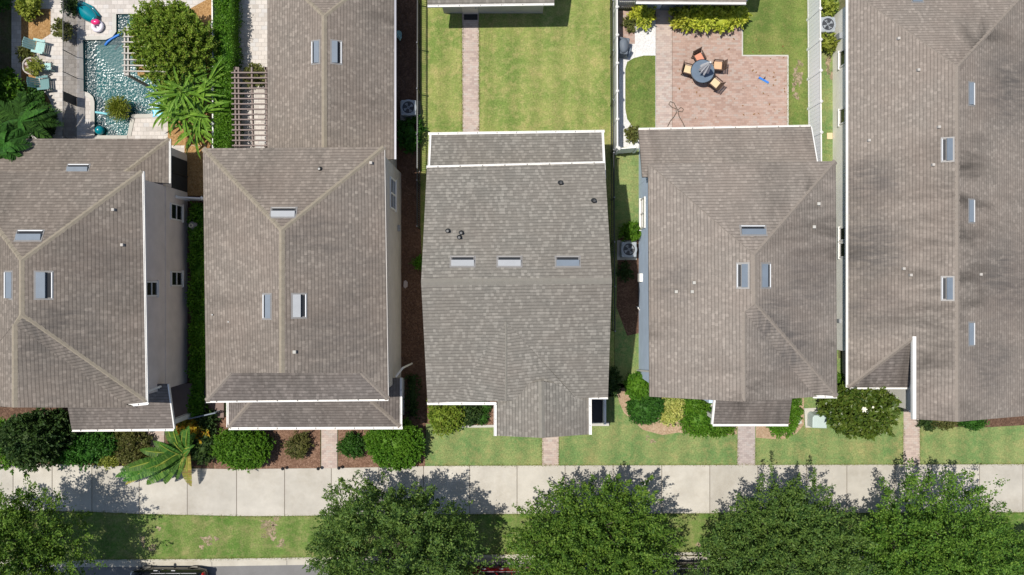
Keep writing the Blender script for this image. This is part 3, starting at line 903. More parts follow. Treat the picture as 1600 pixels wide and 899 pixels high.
sheet('mulch_bed', [(-50, 600), (228, 600), (228.5, 729), (-50, 722)], M['mulch_dark'], 0.010)
sheet('mulch_bed', [(1287, 640), (1312, 612), (1330, 600), (1390, 620), (1390, 660), (1340, 676), (1305, 660)], M['mulch_dark'], 0.010)
# pool garden
deck_outer = [tuple(P(x, y))[:2] for x, y in [(18, -60), (333, -60), (333, 240), (18, 240)]]
filled('pool_deck', deck_outer, [pool], M['paver_pale'], 0.004)
sheet('paved_yard', [(362, -60), (425, -60), (425, 240), (362, 240)], M['paver_pale'], 0.010)
sheet('mulch_bed', [(333, -60), (371, -60), (372, 240), (333, 240)], M['mulch_dark'], 0.006)
sheet('mulch_bed', [(33, 15), (79, 14), (79, 53), (68, 60), (58, 68), (53, 80), (52, 112), (60, 135), (74, 150), (80, 162), (80, 206), (33, 206)], M['mulch_orange'], 0.012)
sheet('mulch_bed', [(262, 178), (330, 178), (330, 227.5), (262, 227.5)], M['mulch_orange'], 0.012)
sheet('mulch_bed', [(212, 60), (331, -5), (331, 178), (262, 178), (255, 125), (215, 118)], M['mulch_orange'], 0.012)
# pool shell with its coping, water
shell = MB()
n = len(pool)
wl = -0.11
for i in range(n):
    a, c = pool[i], pool[(i + 1) % n]
    shell.add([(a[0], a[1], 0.0), (c[0], c[1], 0.0), (c[0], c[1], -1.0), (a[0], a[1], -0.7)], [(0, 1, 2, 3)])
shell.build('pool_basin', M['pool_plaster'])['kind'] = 'structure'
filled('pool_floor', pool, [], M['pool_plaster'], -0.7)
filled('pool_water', pool, [], M['water'], wl)
cop = MB()
area2 = sum(pool[i][0] * pool[(i + 1) % n][1] - pool[(i + 1) % n][0] * pool[i][1] for i in range(n))
sgn = 1 if area2 > 0 else -1
for i in range(n - 1):
    a, c = Vector((*pool[i], 0)), Vector((*pool[i + 1], 0))
    d = (c - a).normalized(); out = Vector((d.y, -d.x, 0)) * sgn
    cop.prism([a, c, c + out * 0.2, a + out * 0.2], -0.03, 0.035 + 0.001 * (i % 3))
cop.build('pool_coping', M['pad'])['kind'] = 'structure'


# ------------------------------------------------------------------ houses
from mathutils.geometry import tessellate_polygon, intersect_ray_tri
TRIS = []


def roof_hit(px, py):
    """Point and normal of the roof that the drone sees at a pixel."""
    o = Vector((0, 0, CAM_H)); d = (P(px, py, 0) - o).normalized()
    best = None
    for a, b_, c in TRIS:
        q = intersect_ray_tri(a, b_, c, d, o)
        if q is not None and (best is None or q.z > best[0].z):
            nn = (b_ - a).cross(c - a).normalized()
            best = (q, nn if nn.z > 0 else -nn)
    return best


def roof(parent, polys, mat, thick=0.16, name='roof', under=True):
    """polys: lists of world points (Vector); one mesh with shingle UVs, closed below."""
    bm = bmesh.new()
    uvl = bm.loops.layers.uv.new('UVMap')
    org = ORI[parent.name]
    vmap = {}

    def vert(p):
        k = (round(p.x, 2), round(p.y, 2), round(p.z, 2))
        if k not in vmap: vmap[k] = bm.verts.new(p - org)
        return vmap[k]
    tops = []
    for poly in polys:
        for tri in tessellate_polygon([[Vector(p) for p in poly]]):
            TRIS.append(tuple(Vector(poly[i]) for i in tri))
        vs = []
        for p in poly:
            v = vert(Vector(p))
            if v not in vs: vs.append(v)
        f = bm.faces.new(vs)
        f.normal_update()
        if f.normal.z < 0:
            f.normal_flip()
        tops.append(f)
    for f in tops:
        nrm = f.normal
        e = Vector((0, 0, 1)).cross(nrm)
        e = e.normalized() if e.length > 1e-4 else Vector((1, 0, 0))
        g = nrm.cross(e)
        for l in f.loops:
            co = l.vert.co + org
            l[uvl].uv = (co.dot(e), co.dot(g))
    bm.edges.ensure_lookup_table()
    bound = [e for e in bm.edges if len(e.link_faces) == 1]
    low = {}
    for e in bound:
        for v in e.verts:
            if v not in low: low[v] = bm.verts.new(v.co - Vector((0, 0, thick)))
    for e in bound:
        a, c = e.verts
        bm.faces.new((a, c, low[c], low[a]))
    if under:
        for f in list(tops):
            vs = []
            for v in f.verts:
                if v not in low: low[v] = bm.verts.new(v.co - Vector((0, 0, thick)))
                vs.append(low[v])
            bm.faces.new(vs[::-1])
    bmesh.ops.recalc_face_normals(bm, faces=bm.faces[:])
    me = bpy.data.meshes.new(name)
    bm.to_mesh(me); bm.free()
    me.materials.append(mat)
    o = bpy.data.objects.new(name, me)
    COL.objects.link(o); o.parent = parent
    ORI[o.name] = org
    return o


def cap(parent, a, b, mat='cap', w=0.25, lift=0.025):
    a, b = Vector(a), Vector(b)
    d = b - a
    s = Vector((-d.y, d.x, 0)).normalized() * w / 2
    up = Vector((0, 0, lift)); dn = Vector((0, 0, -0.055))
    m = MB()
    k = max(1, int(d.length / 0.28))
    for i in range(k):
        p, q = a + d * (i / k), a + d * ((i + 1) / k)
        e = Vector((0, 0, 0.012))
        m.add([p - s + dn + e, p + up + e, p + s + dn + e, q - s + dn, q + up, q + s + dn], [(0, 1, 4, 3), (1, 2, 5, 4), (0, 1, 2), (3, 5, 4)])
    return m.build('ridge_cap', M[mat], parent)


def gutter(parent, a, b, out, w=0.15, brk=0.85, d=0.1):
    w *= 0.78
    """White trough from a to b on the eave, out = outward direction."""
    a, b = Vector(a), Vector(b)
    out = Vector((out[0], out[1], 0)).normalized()
    L = (b - a).length
    m = MB()
    m.beam(a + out * (w / 2) + Vector((0, 0, -0.05)), b + out * (w / 2) + Vector((0, 0, -0.05)), w, d - 0.04)
    for f in (0.012, w - 0.012):
        m.beam(a + out * f, b + out * f, 0.026, 0.06)
    g = m.build('gutter', M['white'], parent)
    if brk:
        n = max(1, int(L / brk))
        dr = (b - a).normalized()
        for i in range(n):
            p = a + dr * (L * (i + 0.5) / n) + out * (w * 0.55)
            MB().box(p + Vector((0, 0, -0.012)), (0.035, w * 0.8, 0.02) if abs(dr.x) > abs(dr.y) else (w * 0.8, 0.035, 0.02)).build('bracket', M['flash'], g)
    return g


def fascia(parent, a, b, w=0.1, h=0.16):
    return MB().beam(a, b, w, h).build('fascia', M['white'], parent)


def pane_window(parent, axis, pos, side, a0, a1, z0, z1, split=1):
    """Window in a wall: axis 'x' = wall of constant x at pos, side = outward sign."""
    f = MB(); g = MB()
    fr = 0.07

    def bx(m, lo, hi, zl, zh, d0, d1):
        c = ((lo + hi) / 2, (zl + zh) / 2)
        dd = pos + side * (d0 + d1) / 2
        if axis == 'x': m.box((dd, c[0], c[1]), (abs(d1 - d0), hi - lo, zh - zl))
        else: m.box((c[0], dd, c[1]), (hi - lo, abs(d1 - d0), zh - zl))
    for lo, hi, zl, zh in ((a0, a1, z1 - fr, z1), (a0, a1, z0, z0 + fr), (a0, a0 + fr, z0 + fr, z1 - fr), (a1 - fr, a1, z0 + fr, z1 - fr)):
        bx(f, lo, hi, zl, zh, 0.003, 0.06)
    for k in range(1, split + 1):
        zz = z0 + (z1 - z0) * k / (split + 1)
        bx(f, a0 + fr, a1 - fr, zz - 0.03, zz + 0.03, 0.003, 0.05)
    w = f.build('window', M['white'], parent)
    bx(g, a0 + fr, a1 - fr, z0 + fr, z1 - fr, 0.004, 0.025)
    g.build('pane', M['glass'], w)
    s = MB(); bx(s, a0 - 0.05, a1 + 0.05, z0 - 0.07, z0 - 0.002, 0.002, 0.1)
    s.build('sill', M['white'], w)
    return w


def roof_vent(parent, px, py, h, along, down, slope, length=1.15, depth=0.42, pale=False, lip=True):
    """Off-ridge vent: sheet-metal hood, open on its downslope side. along: 'x'/'y', down: (dx, dy)."""
    c = P(px, py, h)
    ht = roof_hit(px, py)
    if ht:
        c = ht[0]; slope = math.hypot(ht[1].x, ht[1].y) / max(ht[1].z, 0.2)
    dn = Vector((down[0], down[1], 0))
    al = Vector((1, 0, 0)) if along == 'x' else Vector((0, 1, 0))

    def at(s, t, z):   # s along ridge, t downslope, z above the roof
        return c + al * s + dn * t + Vector((0, 0, -slope * t + z))
    length *= 0.93
    L, D = length / 2, depth / 2
    m = MB()
    top = [at(-L, -D, 0.03), at(L, -D, 0.03), at(L, D * 0.3, 0.13), at(-L, D * 0.3, 0.13)]
    bot = [at(-L, -D, -0.02), at(L, -D, -0.02), at(L, D * 0.3, 0.10), at(-L, D * 0.3, 0.10)]
    m.add(top + bot, [(0, 1, 2, 3), (7, 6, 5, 4), (0, 4, 5, 1), (1, 5, 6, 2), (2, 6, 7, 3), (3, 7, 4, 0)])
    for s in (-L, L):
        m.add([at(s, -D, -0.02), at(s, D, -0.02), at(s, D, 0.06), at(s, -D, 0.045)], [(0, 1, 2, 3)])
    v = m.build('roof_vent', M['vent_pale' if pale else 'vent_metal'], parent)
    fl_ = [at(-L - 0.07, -D - 0.07, 0.014), at(L + 0.07, -D - 0.07, 0.014), at(L + 0.07, D + 0.05, 0.014), at(-L - 0.07, D + 0.05, 0.014)]
    MB().add(fl_, [(0, 1, 2, 3)]).build('flashing', M['flash'], v)
    l = MB()
    lv = [at(-L + 0.03, D * 0.3, 0.025), at(L - 0.03, D * 0.3, 0.025), at(L - 0.03, D * 0.97, 0.02), at(-L + 0.03, D * 0.97, 0.02)]
    l.add(lv, [(0, 1, 2, 3)])
    l.build('louvre', M['dark'], v)
    e = MB(); e.beam(at(-L, D, 0.05), at(L, D, 0.05), 0.045, 0.06)
    e.build('lip', M['pale_lip' if lip else 'flash'], v)
    return v


def pipe(parent, px, py, h, col='flash', r=0.05, tall=0.3, flash=True):
    ht = roof_hit(px, py)
    c = ht[0] if ht else P(px, py, h)
    m = MB().cyl((c.x, c.y, c.z - 0.1), r, tall + 0.1, 12)
    o = m.build('vent_pipe', M[col], parent)
    if flash:
        MB().lathe((c.x, c.y, c.z - 0.05), [(r * 2.6, 0.02), (r * 1.6, 0.07), (r * 1.05, 0.14)], 12).build('flashing', M['flash'] if col != 'black_metal' else M['black_metal'], o)
    return o


def square_vent(parent, px, py, h, s=0.22):
    ht = roof_hit(px, py)
    c = ht[0] if ht else P(px, py, h)
    o = MB().box((c.x, c.y, c.z + 0.09), (s * 0.8, s * 0.8, 0.1)).build('exhaust_vent', M['stone_pot'] if s < 0.165 else M['pad'], parent, bevel=0.015)
    MB().box((c.x, c.y, c.z), (s * 0.7, s * 0.7, 0.12)).build('base', M['vent_pale'], o)
    return o


def door_leaf(parent, axis, pos, side, a0, a1, z1, mat='dark', name='door'):
    m = MB()
    c = (a0 + a1) / 2
    if axis == 'y': m.box((c, pos + side * 0.03, z1 / 2), (a1 - a0, 0.05, z1))
    else: m.box((pos + side * 0.03, c, z1 / 2), (0.05, a1 - a0, z1))
    o = m.build(name, M[mat], parent)
    k = MB().ball((c + (a1 - a0) * 0.38, pos + side * 0.09, 1.0) if axis == 'y' else (pos + side * 0.09, c + (a1 - a0) * 0.38, 1.0), 0.035, n=8, m=6)
    k.build('handle', M['chrome'], o)
    return o


def prism_wall(parent, pts, z1, mat, gable=None):
    m = MB().prism(pts, -0.1, z1)
    if gable:
        for tri, th in gable:
            a, b, c = (Vector(t) for t in tri)
            nrm = (b - a).cross(c - a).normalized() * th
            m.add([a, b, c, a + nrm, b + nrm, c + nrm], [(0, 1, 2), (5, 4, 3), (0, 3, 4, 1), (1, 4, 5, 2), (2, 5, 3, 0)])
    return m.build('wall', M[mat], parent)


def rect(x0, y0, x1, y1):
    return [(x0, y0), (x1, y0), (x1, y1), (x0, y1)]


# ---- house 1 : taupe two-storey at the left edge
h1 = thing('house', 'taupe two storey house with brown hip roof beside the pool, leftmost', 'house', (-20.8, 0, 0), 'houses in the row')
E = 5.7; R = 7.7
rr, fr_ = P(222, 268, E), P(228, 628, E)
r0, r1 = P(33, 407, R), P(33, 492, R)
lr, lf = Vector((2 * r0.x - rr.x, rr.y, E)), Vector((2 * r0.x - fr_.x, fr_.y, E))
gtop, gfront = P(22, 507, R - 0.22), P(22, 637, R - 0.22)
vR = P(196, 632, E + 0.12)
roof(h1, [[rr, fr_, r1, r0], [lr, rr, r0], [lf, lr, r0, r1], [r1, fr_, vR, gtop], [r1, gtop, Vector((lf.x + 0.6, lf.y, E)), lf]], M['roof_a'])
roof(h1, [[gtop, vR, P(214, 637, E), gfront], [gtop, gfront, Vector((2 * gtop.x - vR.x, gfront.y, E)), Vector((2 * gtop.x - vR.x, vR.y, E))]], M['roof_a'], name='gable_roof')
for a, c in ((r0, r1), (r0, rr), (r0, lr), (r1, fr_), (r1, gtop), (gtop, gfront)):
    cap(h1, a, c)
prism_wall(h1, rect(-24.9, -4.95, -16.9, 4.95), E - 0.05, 'wall_taupe', [((gfront + Vector((-3.8, 0.3, -1.8)), gfront + Vector((3.8, 0.3, -1.8)), gfront + Vector((0, 0.3, -0.25))), 0.15)])
MB().box((-16.885, 0, 2.7), (0.03, 9.9, 0.06)).build('trim_band', M['wall_taupe'], h1)
gutter(h1, rr + Vector((0, 0, 0)), fr_, (1, 0), 0.11, None)
gutter(h1, P(200, 632, E), fr_ + Vector((0.1, -0.02, 0)), (0, -1), 0.15, 0.6)
pane_window(h1, 'x', -16.9, 1, -0.42, 0.3, 3.65, 4.85, 1)
pane_window(h1, 'x', -16.9, 1, 3.37, 4.2, 0.75, 2.15, 1)
pane_window(h1, 'x', -16.9, 1, 0.06, 0.82, 0.75, 2.1, 1)
roof_vent(h1, 46, 368, 7.25, 'x', (0, 1), 0.48, 1.15, 0.42)
roof_vent(h1, 69, 446, 7.2, 'y', (1, 0), 0.48, 1.2, 0.55)
roof_vent(h1, 13, 446, 7.45, 'y', (-1, 0), 0.48, 1.2, 0.4)
square_vent(h1, 178, 328, 6.1, 0.16); square_vent(h1, 192, 383, 6.05, 0.16)
# lower rear wing
wE = 2.9
wr = P(264, 217, wE); X1 = wr.x
wA = Vector((X1, 5.04, wE)); wB = Vector((-18.7, 5.04, 3.92)); wC = Vector((-24.2, 5.04, 3.92)); wL = Vector((-26.3, wr.y, wE))
wh = Vector((X1 - 2.2, 5.04, 3.9))
roof(h1, [[wr, wL, Vector((-24.1, 5.04, 3.9)), wh], [wA, wr, wh]], M['roof_a'], name='wing_roof')
cap(h1, wr, wh); cap(h1, wL, Vector((-24.1, 5.04, 3.9)))
gutter(h1, wr, wA, (1, 0), 0.1, None)
prism_wall(h1, rect(-25.6, 4.96, -16.92, 6.95), wE - 0.02, 'wall_taupe')
sc_ = MB().box((-16.9, 5.75, 1.0), (0.05, 1.6, 1.85)).build('screen_panel', M['dark'], h1)
MB().box((-16.87, 5.75, 1.0), (0.06, 0.06, 1.85)).build('mullion', M['black_metal'], sc_)
roof_vent(h1, 122, 263, 3.75, 'x', (0, 1), 0.47, 1.05, 0.36)
# front porch
pr = [P(105, 639, 3.55), P(262, 598, 3.6), P(271, 670, 2.9), P(112, 672, 2.9)]
pr[0] = Vector((P(112, 672, 2.9).x, -4.6, 3.6)); pr[1] = Vector((P(271, 670, 2.9).x, -4.6, 3.6))
roof(h1, [pr], M['roof_low'], name='porch_roof')
gutter(h1, P(112, 671, 2.9), P(271, 670, 2.9), (0, -1), 0.15, 0.8)
fascia(h1, pr[1] + Vector((0.04, 0, 0.02)), pr[2] + Vector((0.04, 0, 0.02)), 0.06)
for x in (-16.55, -19.0, -21.0):
    MB().box((x, -6.55, 1.4), (0.22, 0.22, 2.8)).build('post', M['white'], h1)
MB().prism(rect(-21.2, -6.75, -14.95, -4.97), -0.1, 0.18).build('porch_floor', M['brown_floor'], h1)
rl = MB()
for z in (0.95, 0.3): rl.beam((-16.5, -6.7, z), (-15.1, -6.38, z), 0.06, 0.06)
for k in range(13): rl.box((-16.4 + k * 0.11, -6.68 + k * 0.0255, 0.6), (0.03, 0.03, 0.62))
rl.build('railing', M['vent_metal'], h1)
MB().tube([P(230, 612, 5.3), P(251, 604, 3.9), (-16.75, -4.75, 3.75)], 0.05, 8).build('downspout', M['white'], h1)

# ---- house 2 : two-storey with Dutch gable front
h2 = thing('house', 'two storey house with brown roof, gabled front and long rear wing, second from left', 'house', (-9.8, 0, 0), 'houses in the row')
E, R = 5.7, 7.55
rl_, rr, fr_, fl_ = P(317, 232, E), P(600, 230, E), P(606, 624, E), P(322, 627, E)
q0, q1 = P(440, 360, R), P(440, 583, R)
pl, pr_ = P(361, 583, 6.2), P(564, 583, 6.2)
roof(h2, [[rl_, fl_, pl, q1, q0], [rr, fr_, pr_, q1, q0], [rl_, rr, q0]], M['roof_b'])
roof(h2, [[fl_, fr_, pr_ + Vector((0.02, 0.05, 0.02)), pl + Vector((-0.02, 0.05, 0.02))]], M['roof_low'], name='pent_roof', thick=0.1)
MB().add([pl + Vector((0, 0.08, -0.1)), pr_ + Vector((0, 0.08, -0.1)), q1 + Vector((0, 0.08, -0.02)), pl + Vector((0, 0.25, -0.1)), pr_ + Vector((0, 0.25, -0.1)), q1 + Vector((0, 0.25, -0.02))], [(0, 1, 2), (5, 4, 3)]).build('gable_wall', M['wall_grey'], h2)
for a, c in ((q0, rl_), (q0, rr), (q0, q1)): cap(h2, a, c)
for a, c in ((fl_, pl), (fr_, pr_)): cap(h2, a, c, 'cap_dull')
prism_wall(h2, rect(-13.55, -4.7, -5.77, 5.95), E - 0.05, 'wall_grey')
gutter(h2, P(322, 627, E) + Vector((0, 0.05, 0)), P(606, 624, E) + Vector((0.02, 0.05, 0)), (0, -1), 0.16, 0.85)
MB().beam(rr + Vector((0.02, 0, -0.02)), fr_ + Vector((0.02, 0, -0.02)), 0.035, 0.14).build('fascia', M['wall_grey'], h2)  # fascia coloured grey to stand in for the shade on this side
w_ = pane_window(h2, 'x', -5.77, 1, 3.75, 5.25, 2.35, 3.9, 1)
MB().box((-5.74, 4.5, 3.1), (0.05, 0.07, 1.5)).build('mullion', M['white'], w_)
roof_vent(h2, 443, 332, 7.1, 'x', (0, 1), 0.47, 1.1, 0.4, True, False)
roof_vent(h2, 417, 479, 7.2, 'y', (-1, 0), 0.45, 1.1, 0.36)
roof_vent(h2, 468, 478, 7.2, 'y', (1, 0), 0.45, 1.05, 0.5, True)
pipe(h2, 500, 265, 6.0, 'black_metal', 0.05, 0.2); square_vent(h2, 580, 255, 5.75, 0.16); square_vent(h2, 461, 550, 7.1, 0.18)
pipe(h2, 333, 492, 5.9, 'black_metal', 0.035, 0.12); pipe(h2, 358, 503, 6.2, 'black_metal', 0.035, 0.12)
MB().box((-5.7, 3.0, 1.2), (0.12, 0.3, 0.35)).build('meter_box', M['vent_pale'], h2)
# rear wing
wE = 2.9; wl_x, wr_x = -11.86, -5.71; wx = (wl_x + wr_x) / 2; wR = 4.3
ra, rb = Vector((wx, 12.7, wR)), Vector((wx, 5.9, wR))
c1, c2 = Vector((wl_x, 15.8, wE)), Vector((wr_x, 15.8, wE)); d1, d2 = Vector((wl_x, 6.1, wE)), Vector((wr_x, 6.22, wE))
roof(h2, [[c1, d1, rb, ra], [c2, d2, rb, ra], [c1, c2, ra]], M['roof_b'], name='wing_roof')
for a, c in ((ra, rb), (ra, c1), (ra, c2)): cap(h2, a, c)
prism_wall(h2, rect(-11.55, 5.96, -6.0, 15.4), wE, 'wall_grey')
MB().beam(c2 + Vector((0.05, 0, 0)), d2 + Vector((0.05, 0, 0)), 0.09, 0.1).build('gutter', M['grey_rail'], h2)
roof_vent(h2, 493, 82, 4.1, 'y', (-1, 0), 0.45, 1.1, 0.36)
roof_vent(h2, 526, 82, 4.1, 'y', (1, 0), 0.45, 1.1, 0.4)
# porch roof
pE = 2.9
A_, B_ = P(625, 667, pE), P(357, 668, pE)
Lt, Rt = Vector((B_.x + 1.95, -4.75, 3.8)), Vector((A_.x - 1.95, -4.75, 3.8))
C_, D_ = Vector((A_.x, -4.38, pE)), Vector((B_.x, -5.3, pE))
roof(h2, [[A_, B_, Lt, Rt], [A_, Rt, Vector((-5.95, -4.38, 3.15)), C_], [B_, Vector((D_.x, -4.75, pE)), Lt]], M['roof_low'], name='porch_roof')
cap(h2, A_, Rt, 'cap_dull'); cap(h2, B_, Lt, 'cap_dull')
gutter(h2, B_, A_ + Vector((0.12, 0, 0)), (0, -1), 0.16, 0.85)
gutter(h2, A_, C_, (1, 0), 0.13, 0.9); gutter(h2, B_, Vector((B_.x, -5.0, pE)), (-1, 0), 0.13, 0.9)
for x in (-13.5, -11.0, -8.9, -7.9, -5.75):
    MB().box((x, -6.45, 1.35), (0.2, 0.2, 2.75)).build('post', M['white'], h2)
MB().prism(rect(-13.6, -6.6, -5.6, -4.71), -0.1, 0.2).build('porch_floor', M['pad'], h2)
door_leaf(h2, 'y', -4.7, -1, -8.9, -8.0, 2.1)
MB().tube([(-5.6, -4.3, 3.2), (-5.3, -3.9, 2.9), (-5.2, -3.95, 0.1)], 0.05, 8).build('downspout', M['white'], h2)

# ---- house 3 : grey gable roof, middle of the picture
h3 = thing('house', 'middle house with grey shingle gable roof and white gutters', 'house', (0.3, 0, 0), 'houses in the row')
E, R = 5.5, 7.75
RL, RR_, FL, FR = P(667, 262, E), P(945, 255, E), P(668, 630, E), P(950, 621, E)
GL, GR = P(658, 441, R), P(956, 439, R)
roof(h3, [[RL, RR_, GR, GL], [FL, FR, GR, GL]], M['roof_c'], thick=0.2)
cap(h3, GL, GR, 'cap_grey', 0.26, 0.015)
prism_wall(h3, rect(-3.62, -4.85, 4.02, 5.2), E - 0.02, 'wall_cream', [((( -3.62, 5.2, 5.4), (-3.62, -4.85, 5.4), (-3.62, 0.2, 7.5)), 0.15), (((4.02, -4.85, 5.4), (4.02, 5.2, 5.4), (4.02, 0.2, 7.5)), 0.15)])
gutter(h3, RL + Vector((-0.02, -0.05, 0)), RR_ + Vector((0.02, -0.05, 0)), (0, 1), 0.17, 0.95)
gutter(h3, FL + Vector((-0.02, 0.04, 0)), P(775, 630, E) + Vector((0, 0.04, 0)), (0, -1), 0.16, 0.8)
gutter(h3, P(920, 621, E) + Vector((0, 0.04, 0)), FR + Vector((0, 0.04, 0)), (0, -1), 0.16, 0.8)
slope3 = (R - E) / (GL.y - FL.y)
# low cricket ridge on the front slope


def on_front(px, py, lift):
    h = 6.0
    for _ in range(12):
        q = P(px, py, h)
        h = E + slope3 * (q.y - FL.y) + lift
    return P(px, py, h)


k0 = on_front(791, 503, 0.0); k1 = on_front(791, 627, 0.11)
vr, vl = on_front(900, 623, -0.02), on_front(700, 626, -0.02)
roof(h3, [[k0, k1, vr], [k0, vl, k1]], M['roof_c'], thick=0.012, name='cricket_roof')
cap(h3, k0, k1, 'cap_grey', 0.26, 0.02)
# front bay
bE, bR = 5.32, 6.15
b0, b1 = P(776, 681, bE), P(920, 679, bE)
bp, bq = P(847, 684.5, bR), P(846, 596, bR)
roof(h3, [[b0, bp, bq, Vector((b0.x, -4.6, bE))], [b1, bp, bq, Vector((b1.x, -4.6, bE))]], M['roof_c'], name='bay_roof')
cap(h3, bp, bq, 'cap_grey', 0.26, 0.02)
gutter(h3, P(776, 629, bE + 0.1), b0 + Vector((0, 0, 0.1)), (-1, 0), 0.16, 0.8)
gutter(h3, P(920, 620, bE + 0.1), b1 + Vector((0, 0, 0.1)), (1, 0), 0.16, 0.8)
prism_wall(h3, rect(b0.x + 0.35, -6.4, b1.x - 0.35, -4.86), bE, 'wall_cream', [(((b0.x + 0.4, -6.4, 5.3), (b1.x - 0.4, -6.4, 5.3), (bp.x, -6.4, 6.05)), 0.1)])
door_leaf(h3, 'y', -6.4, -1, 1.2, 2.1, 2.1)
for a in (-3.1, -1.9): pane_window(h3, 'y', -4.85, -1, a, a + 0.8, 0.9, 2.3, 1)
# side porch at the front right
MB().prism(rect(3.26, -6.98, 4.68, -4.86), -0.1, 0.25).build('porch_floor', M['porch_floor'], h3)
MB().prism(rect(3.3, -7.16, 5.02, -6.985), -0.1, 0.3).build('porch_kerb', M['pad'], h3)
rl = MB()
for z in (1.0, 0.38): rl.beam((4.74, -6.96, z), (4.74, -4.9, z), 0.1, 0.07)
for k in range(17): rl.box((4.74, -6.9 + k * 0.12, 0.66), (0.035, 0.035, 0.56))
rl.box((4.74, -6.93, 0.6), (0.11, 0.11, 0.9))
rl.build('railing', M['white'], h3)
# vents and pipes
for px, pale in ((723, True), (796, True), (887, False)):
    roof_vent(h3, px, 408.5, 7.45, 'x', (0, 1), 0.41, 1.05, 0.4, pale, False)
for px, py, r in ((876, 287, 0.06), (928, 315, 0.06)): pipe(h3, px, py, 6.0, 'black_metal', r, 0.3)
for px, py in ((700, 362), (718, 372), (721, 365)): pipe(h3, px, py, 6.8, 'black_metal', 0.055, 0.28)
# rear porch, one storey
pE = 2.9
a0, a1 = P(674, 211, pE), P(940, 207, pE)
c0, c1_ = Vector((a0.x, 5.15, 3.75)), Vector((a1.x, 5.15, 3.75))
roof(h3, [[a0, a1, c1_, c0]], M['roof_c'], name='porch_roof')
gutter(h3, a0 + Vector((-0.15, 0, 0)), a1 + Vector((0.15, 0, 0)), (0, 1), 0.15, 0.95)
gutter(h3, a0, c0 + Vector((0, 0, 0.05)), (-1, 0), 0.14, None); gutter(h3, a1, c1_ + Vector((0, 0, 0.05)), (1, 0), 0.14, None)
for x in (-3.75, 0.2, 4.15):
    MB().box((x, 7.25, 1.4), (0.25, 0.25, 2.8)).build('post', M['white'], h3)
MB().prism(rect(-3.85, 5.21, 4.25, 7.4), -0.1, 0.12).build('porch_floor', M['pad'], h3)

# ---- house 4 : blue walls, tan hip roof
h4 = thing('house', 'blue two storey house with tan hip roof between patio and front shrubs', 'house', (10.5, 0, 0), 'houses in the row')
E, R = 5.5, 7.35
RL, RR_, FR, FL = P(1013, 256, E), P(1306, 252, E), P(1308, 620, E), P(1015, 620, E)
q0, q1 = P(1179, 399, R), P(1180, 474, R)
sl4 = (R - E) / (q1.x - FL.x)
gx = 10.05; gz = R - sl4 * (q1.x - gx)
gtop, gfront = Vector((gx, -1.05, gz)), Vector((gx, -4.9, gz))
vR = Vector((gx + (gz - E - 0.12) / sl4, -4.82, E + 0.12))
roof(h4, [[RL, FL, Vector((gx, FL.y, gz)), gtop, q1, q0], [RR_, FR, q1, q0], [RL, RR_, q0], [q1, FR, vR, gtop], [gtop, vR, Vector((vR.x + 0.25, FL.y, E)), Vector((gx, FL.y, gz))]], M['roof_d'])
for a, c in ((q0, q1), (q0, RR_), (q1, FR)): cap(h4, a, c, 'cap_dull', 0.26, 0.015)
cap(h4, q0, RL, 'cap_dull', 0.16, 0.006); cap(h4, q1, gtop, 'cap_dull', 0.2, 0.006); cap(h4, gtop, gfront, 'cap_dull', 0.22, 0.006)
prism_wall(h4, rect(6.6, -4.6, 14.35, 5.3), E - 0.03, 'wall_blue', [(((6.7, -4.6, 5.45), (13.4, -4.6, 5.45), (gx, -4.6, gz - 0.3)), 0.1)])
gutter(h4, P(1271, 618, E), FR + Vector((0, 0.06, 0)), (0, -1), 0.17, 0.8)
w_ = pane_window(h4, 'x', 6.6, -1, 2.95, 4.5, 0.85, 2.15, 1)
MB().box((6.57, 3.72, 1.5), (0.05, 0.08, 1.25)).build('mullion', M['white'], w_)
MB().box((6.52, 0.5, 1.0), (0.16, 0.42, 0.55)).build('meter_box', M['white'], h4)
MB().tube([(6.5, -1.0, 0.05), (6.5, -1.05, 0.5), (6.55, -1.15, 0.6)], 0.04, 6).build('pipe', M['white'], h4)
MB().tube([(6.5, -3.9, 5.4), (6.52, -4.0, 3.5), (6.52, -4.3, 0.1)], 0.05, 6).build('downspout', M['white'], h4)
roof_vent(h4, 1177, 360, 7.0, 'x', (0, 1), 0.43, 1.12, 0.38)
roof_vent(h4, 1160, 431, 7.2, 'y', (-1, 0), 0.43, 1.08, 0.4)
roof_vent(h4, 1197, 431, 7.2, 'y', (1, 0), 0.43, 1.08, 0.4)
for px, py in ((1278, 319), (1271, 355), (1084, 442), (1056, 456), (1081, 456)):
    square_vent(h4, px, py, 6.0 if px > 1200 else 6.6, 0.17)
wE = 2.9
a0, a1 = P(998, 203, wE), P(1267, 198, wE)
c0, c1_ = Vector((a0.x, 5.2, 4.0)), Vector((a1.x, 5.2, 4.0))
roof(h4, [[a0, a1, c1_, c0]], M['roof_d'], name='wing_roof')
gutter(h4, a0 + Vector((0, -0.03, 0)), a1 + Vector((0, -0.03, 0)), (0, 1), 0.15, 0.95)
fascia(h4, a1 + Vector((0.03, 0, 0)), c1_ + Vector((0.03, 0, 0)), 0.05, 0.15)
prism_wall(h4, rect(6.6, 5.31, 14.1, 7.35), wE, 'wall_blue')
p0, p1 = P(1114, 663, 2.9), P(1232, 663, 2.9)
roof(h4, [[p0, p1, Vector((p1.x, -4.65, 3.65)), Vector((p0.x, -4.65, 3.65))]], M['roof_low'], name='porch_roof')
gutter(h4, p0, p1, (0, -1), 0.13, None)
fascia(h4, p0 + Vector((-0.04, 0, 0.03)), Vector((p0.x - 0.04, -4.65, 3.68)), 0.1)
prism_wall(h4, rect(9.55, -5.6, 10.3, -4.61), 2.9, 'wall_blue')
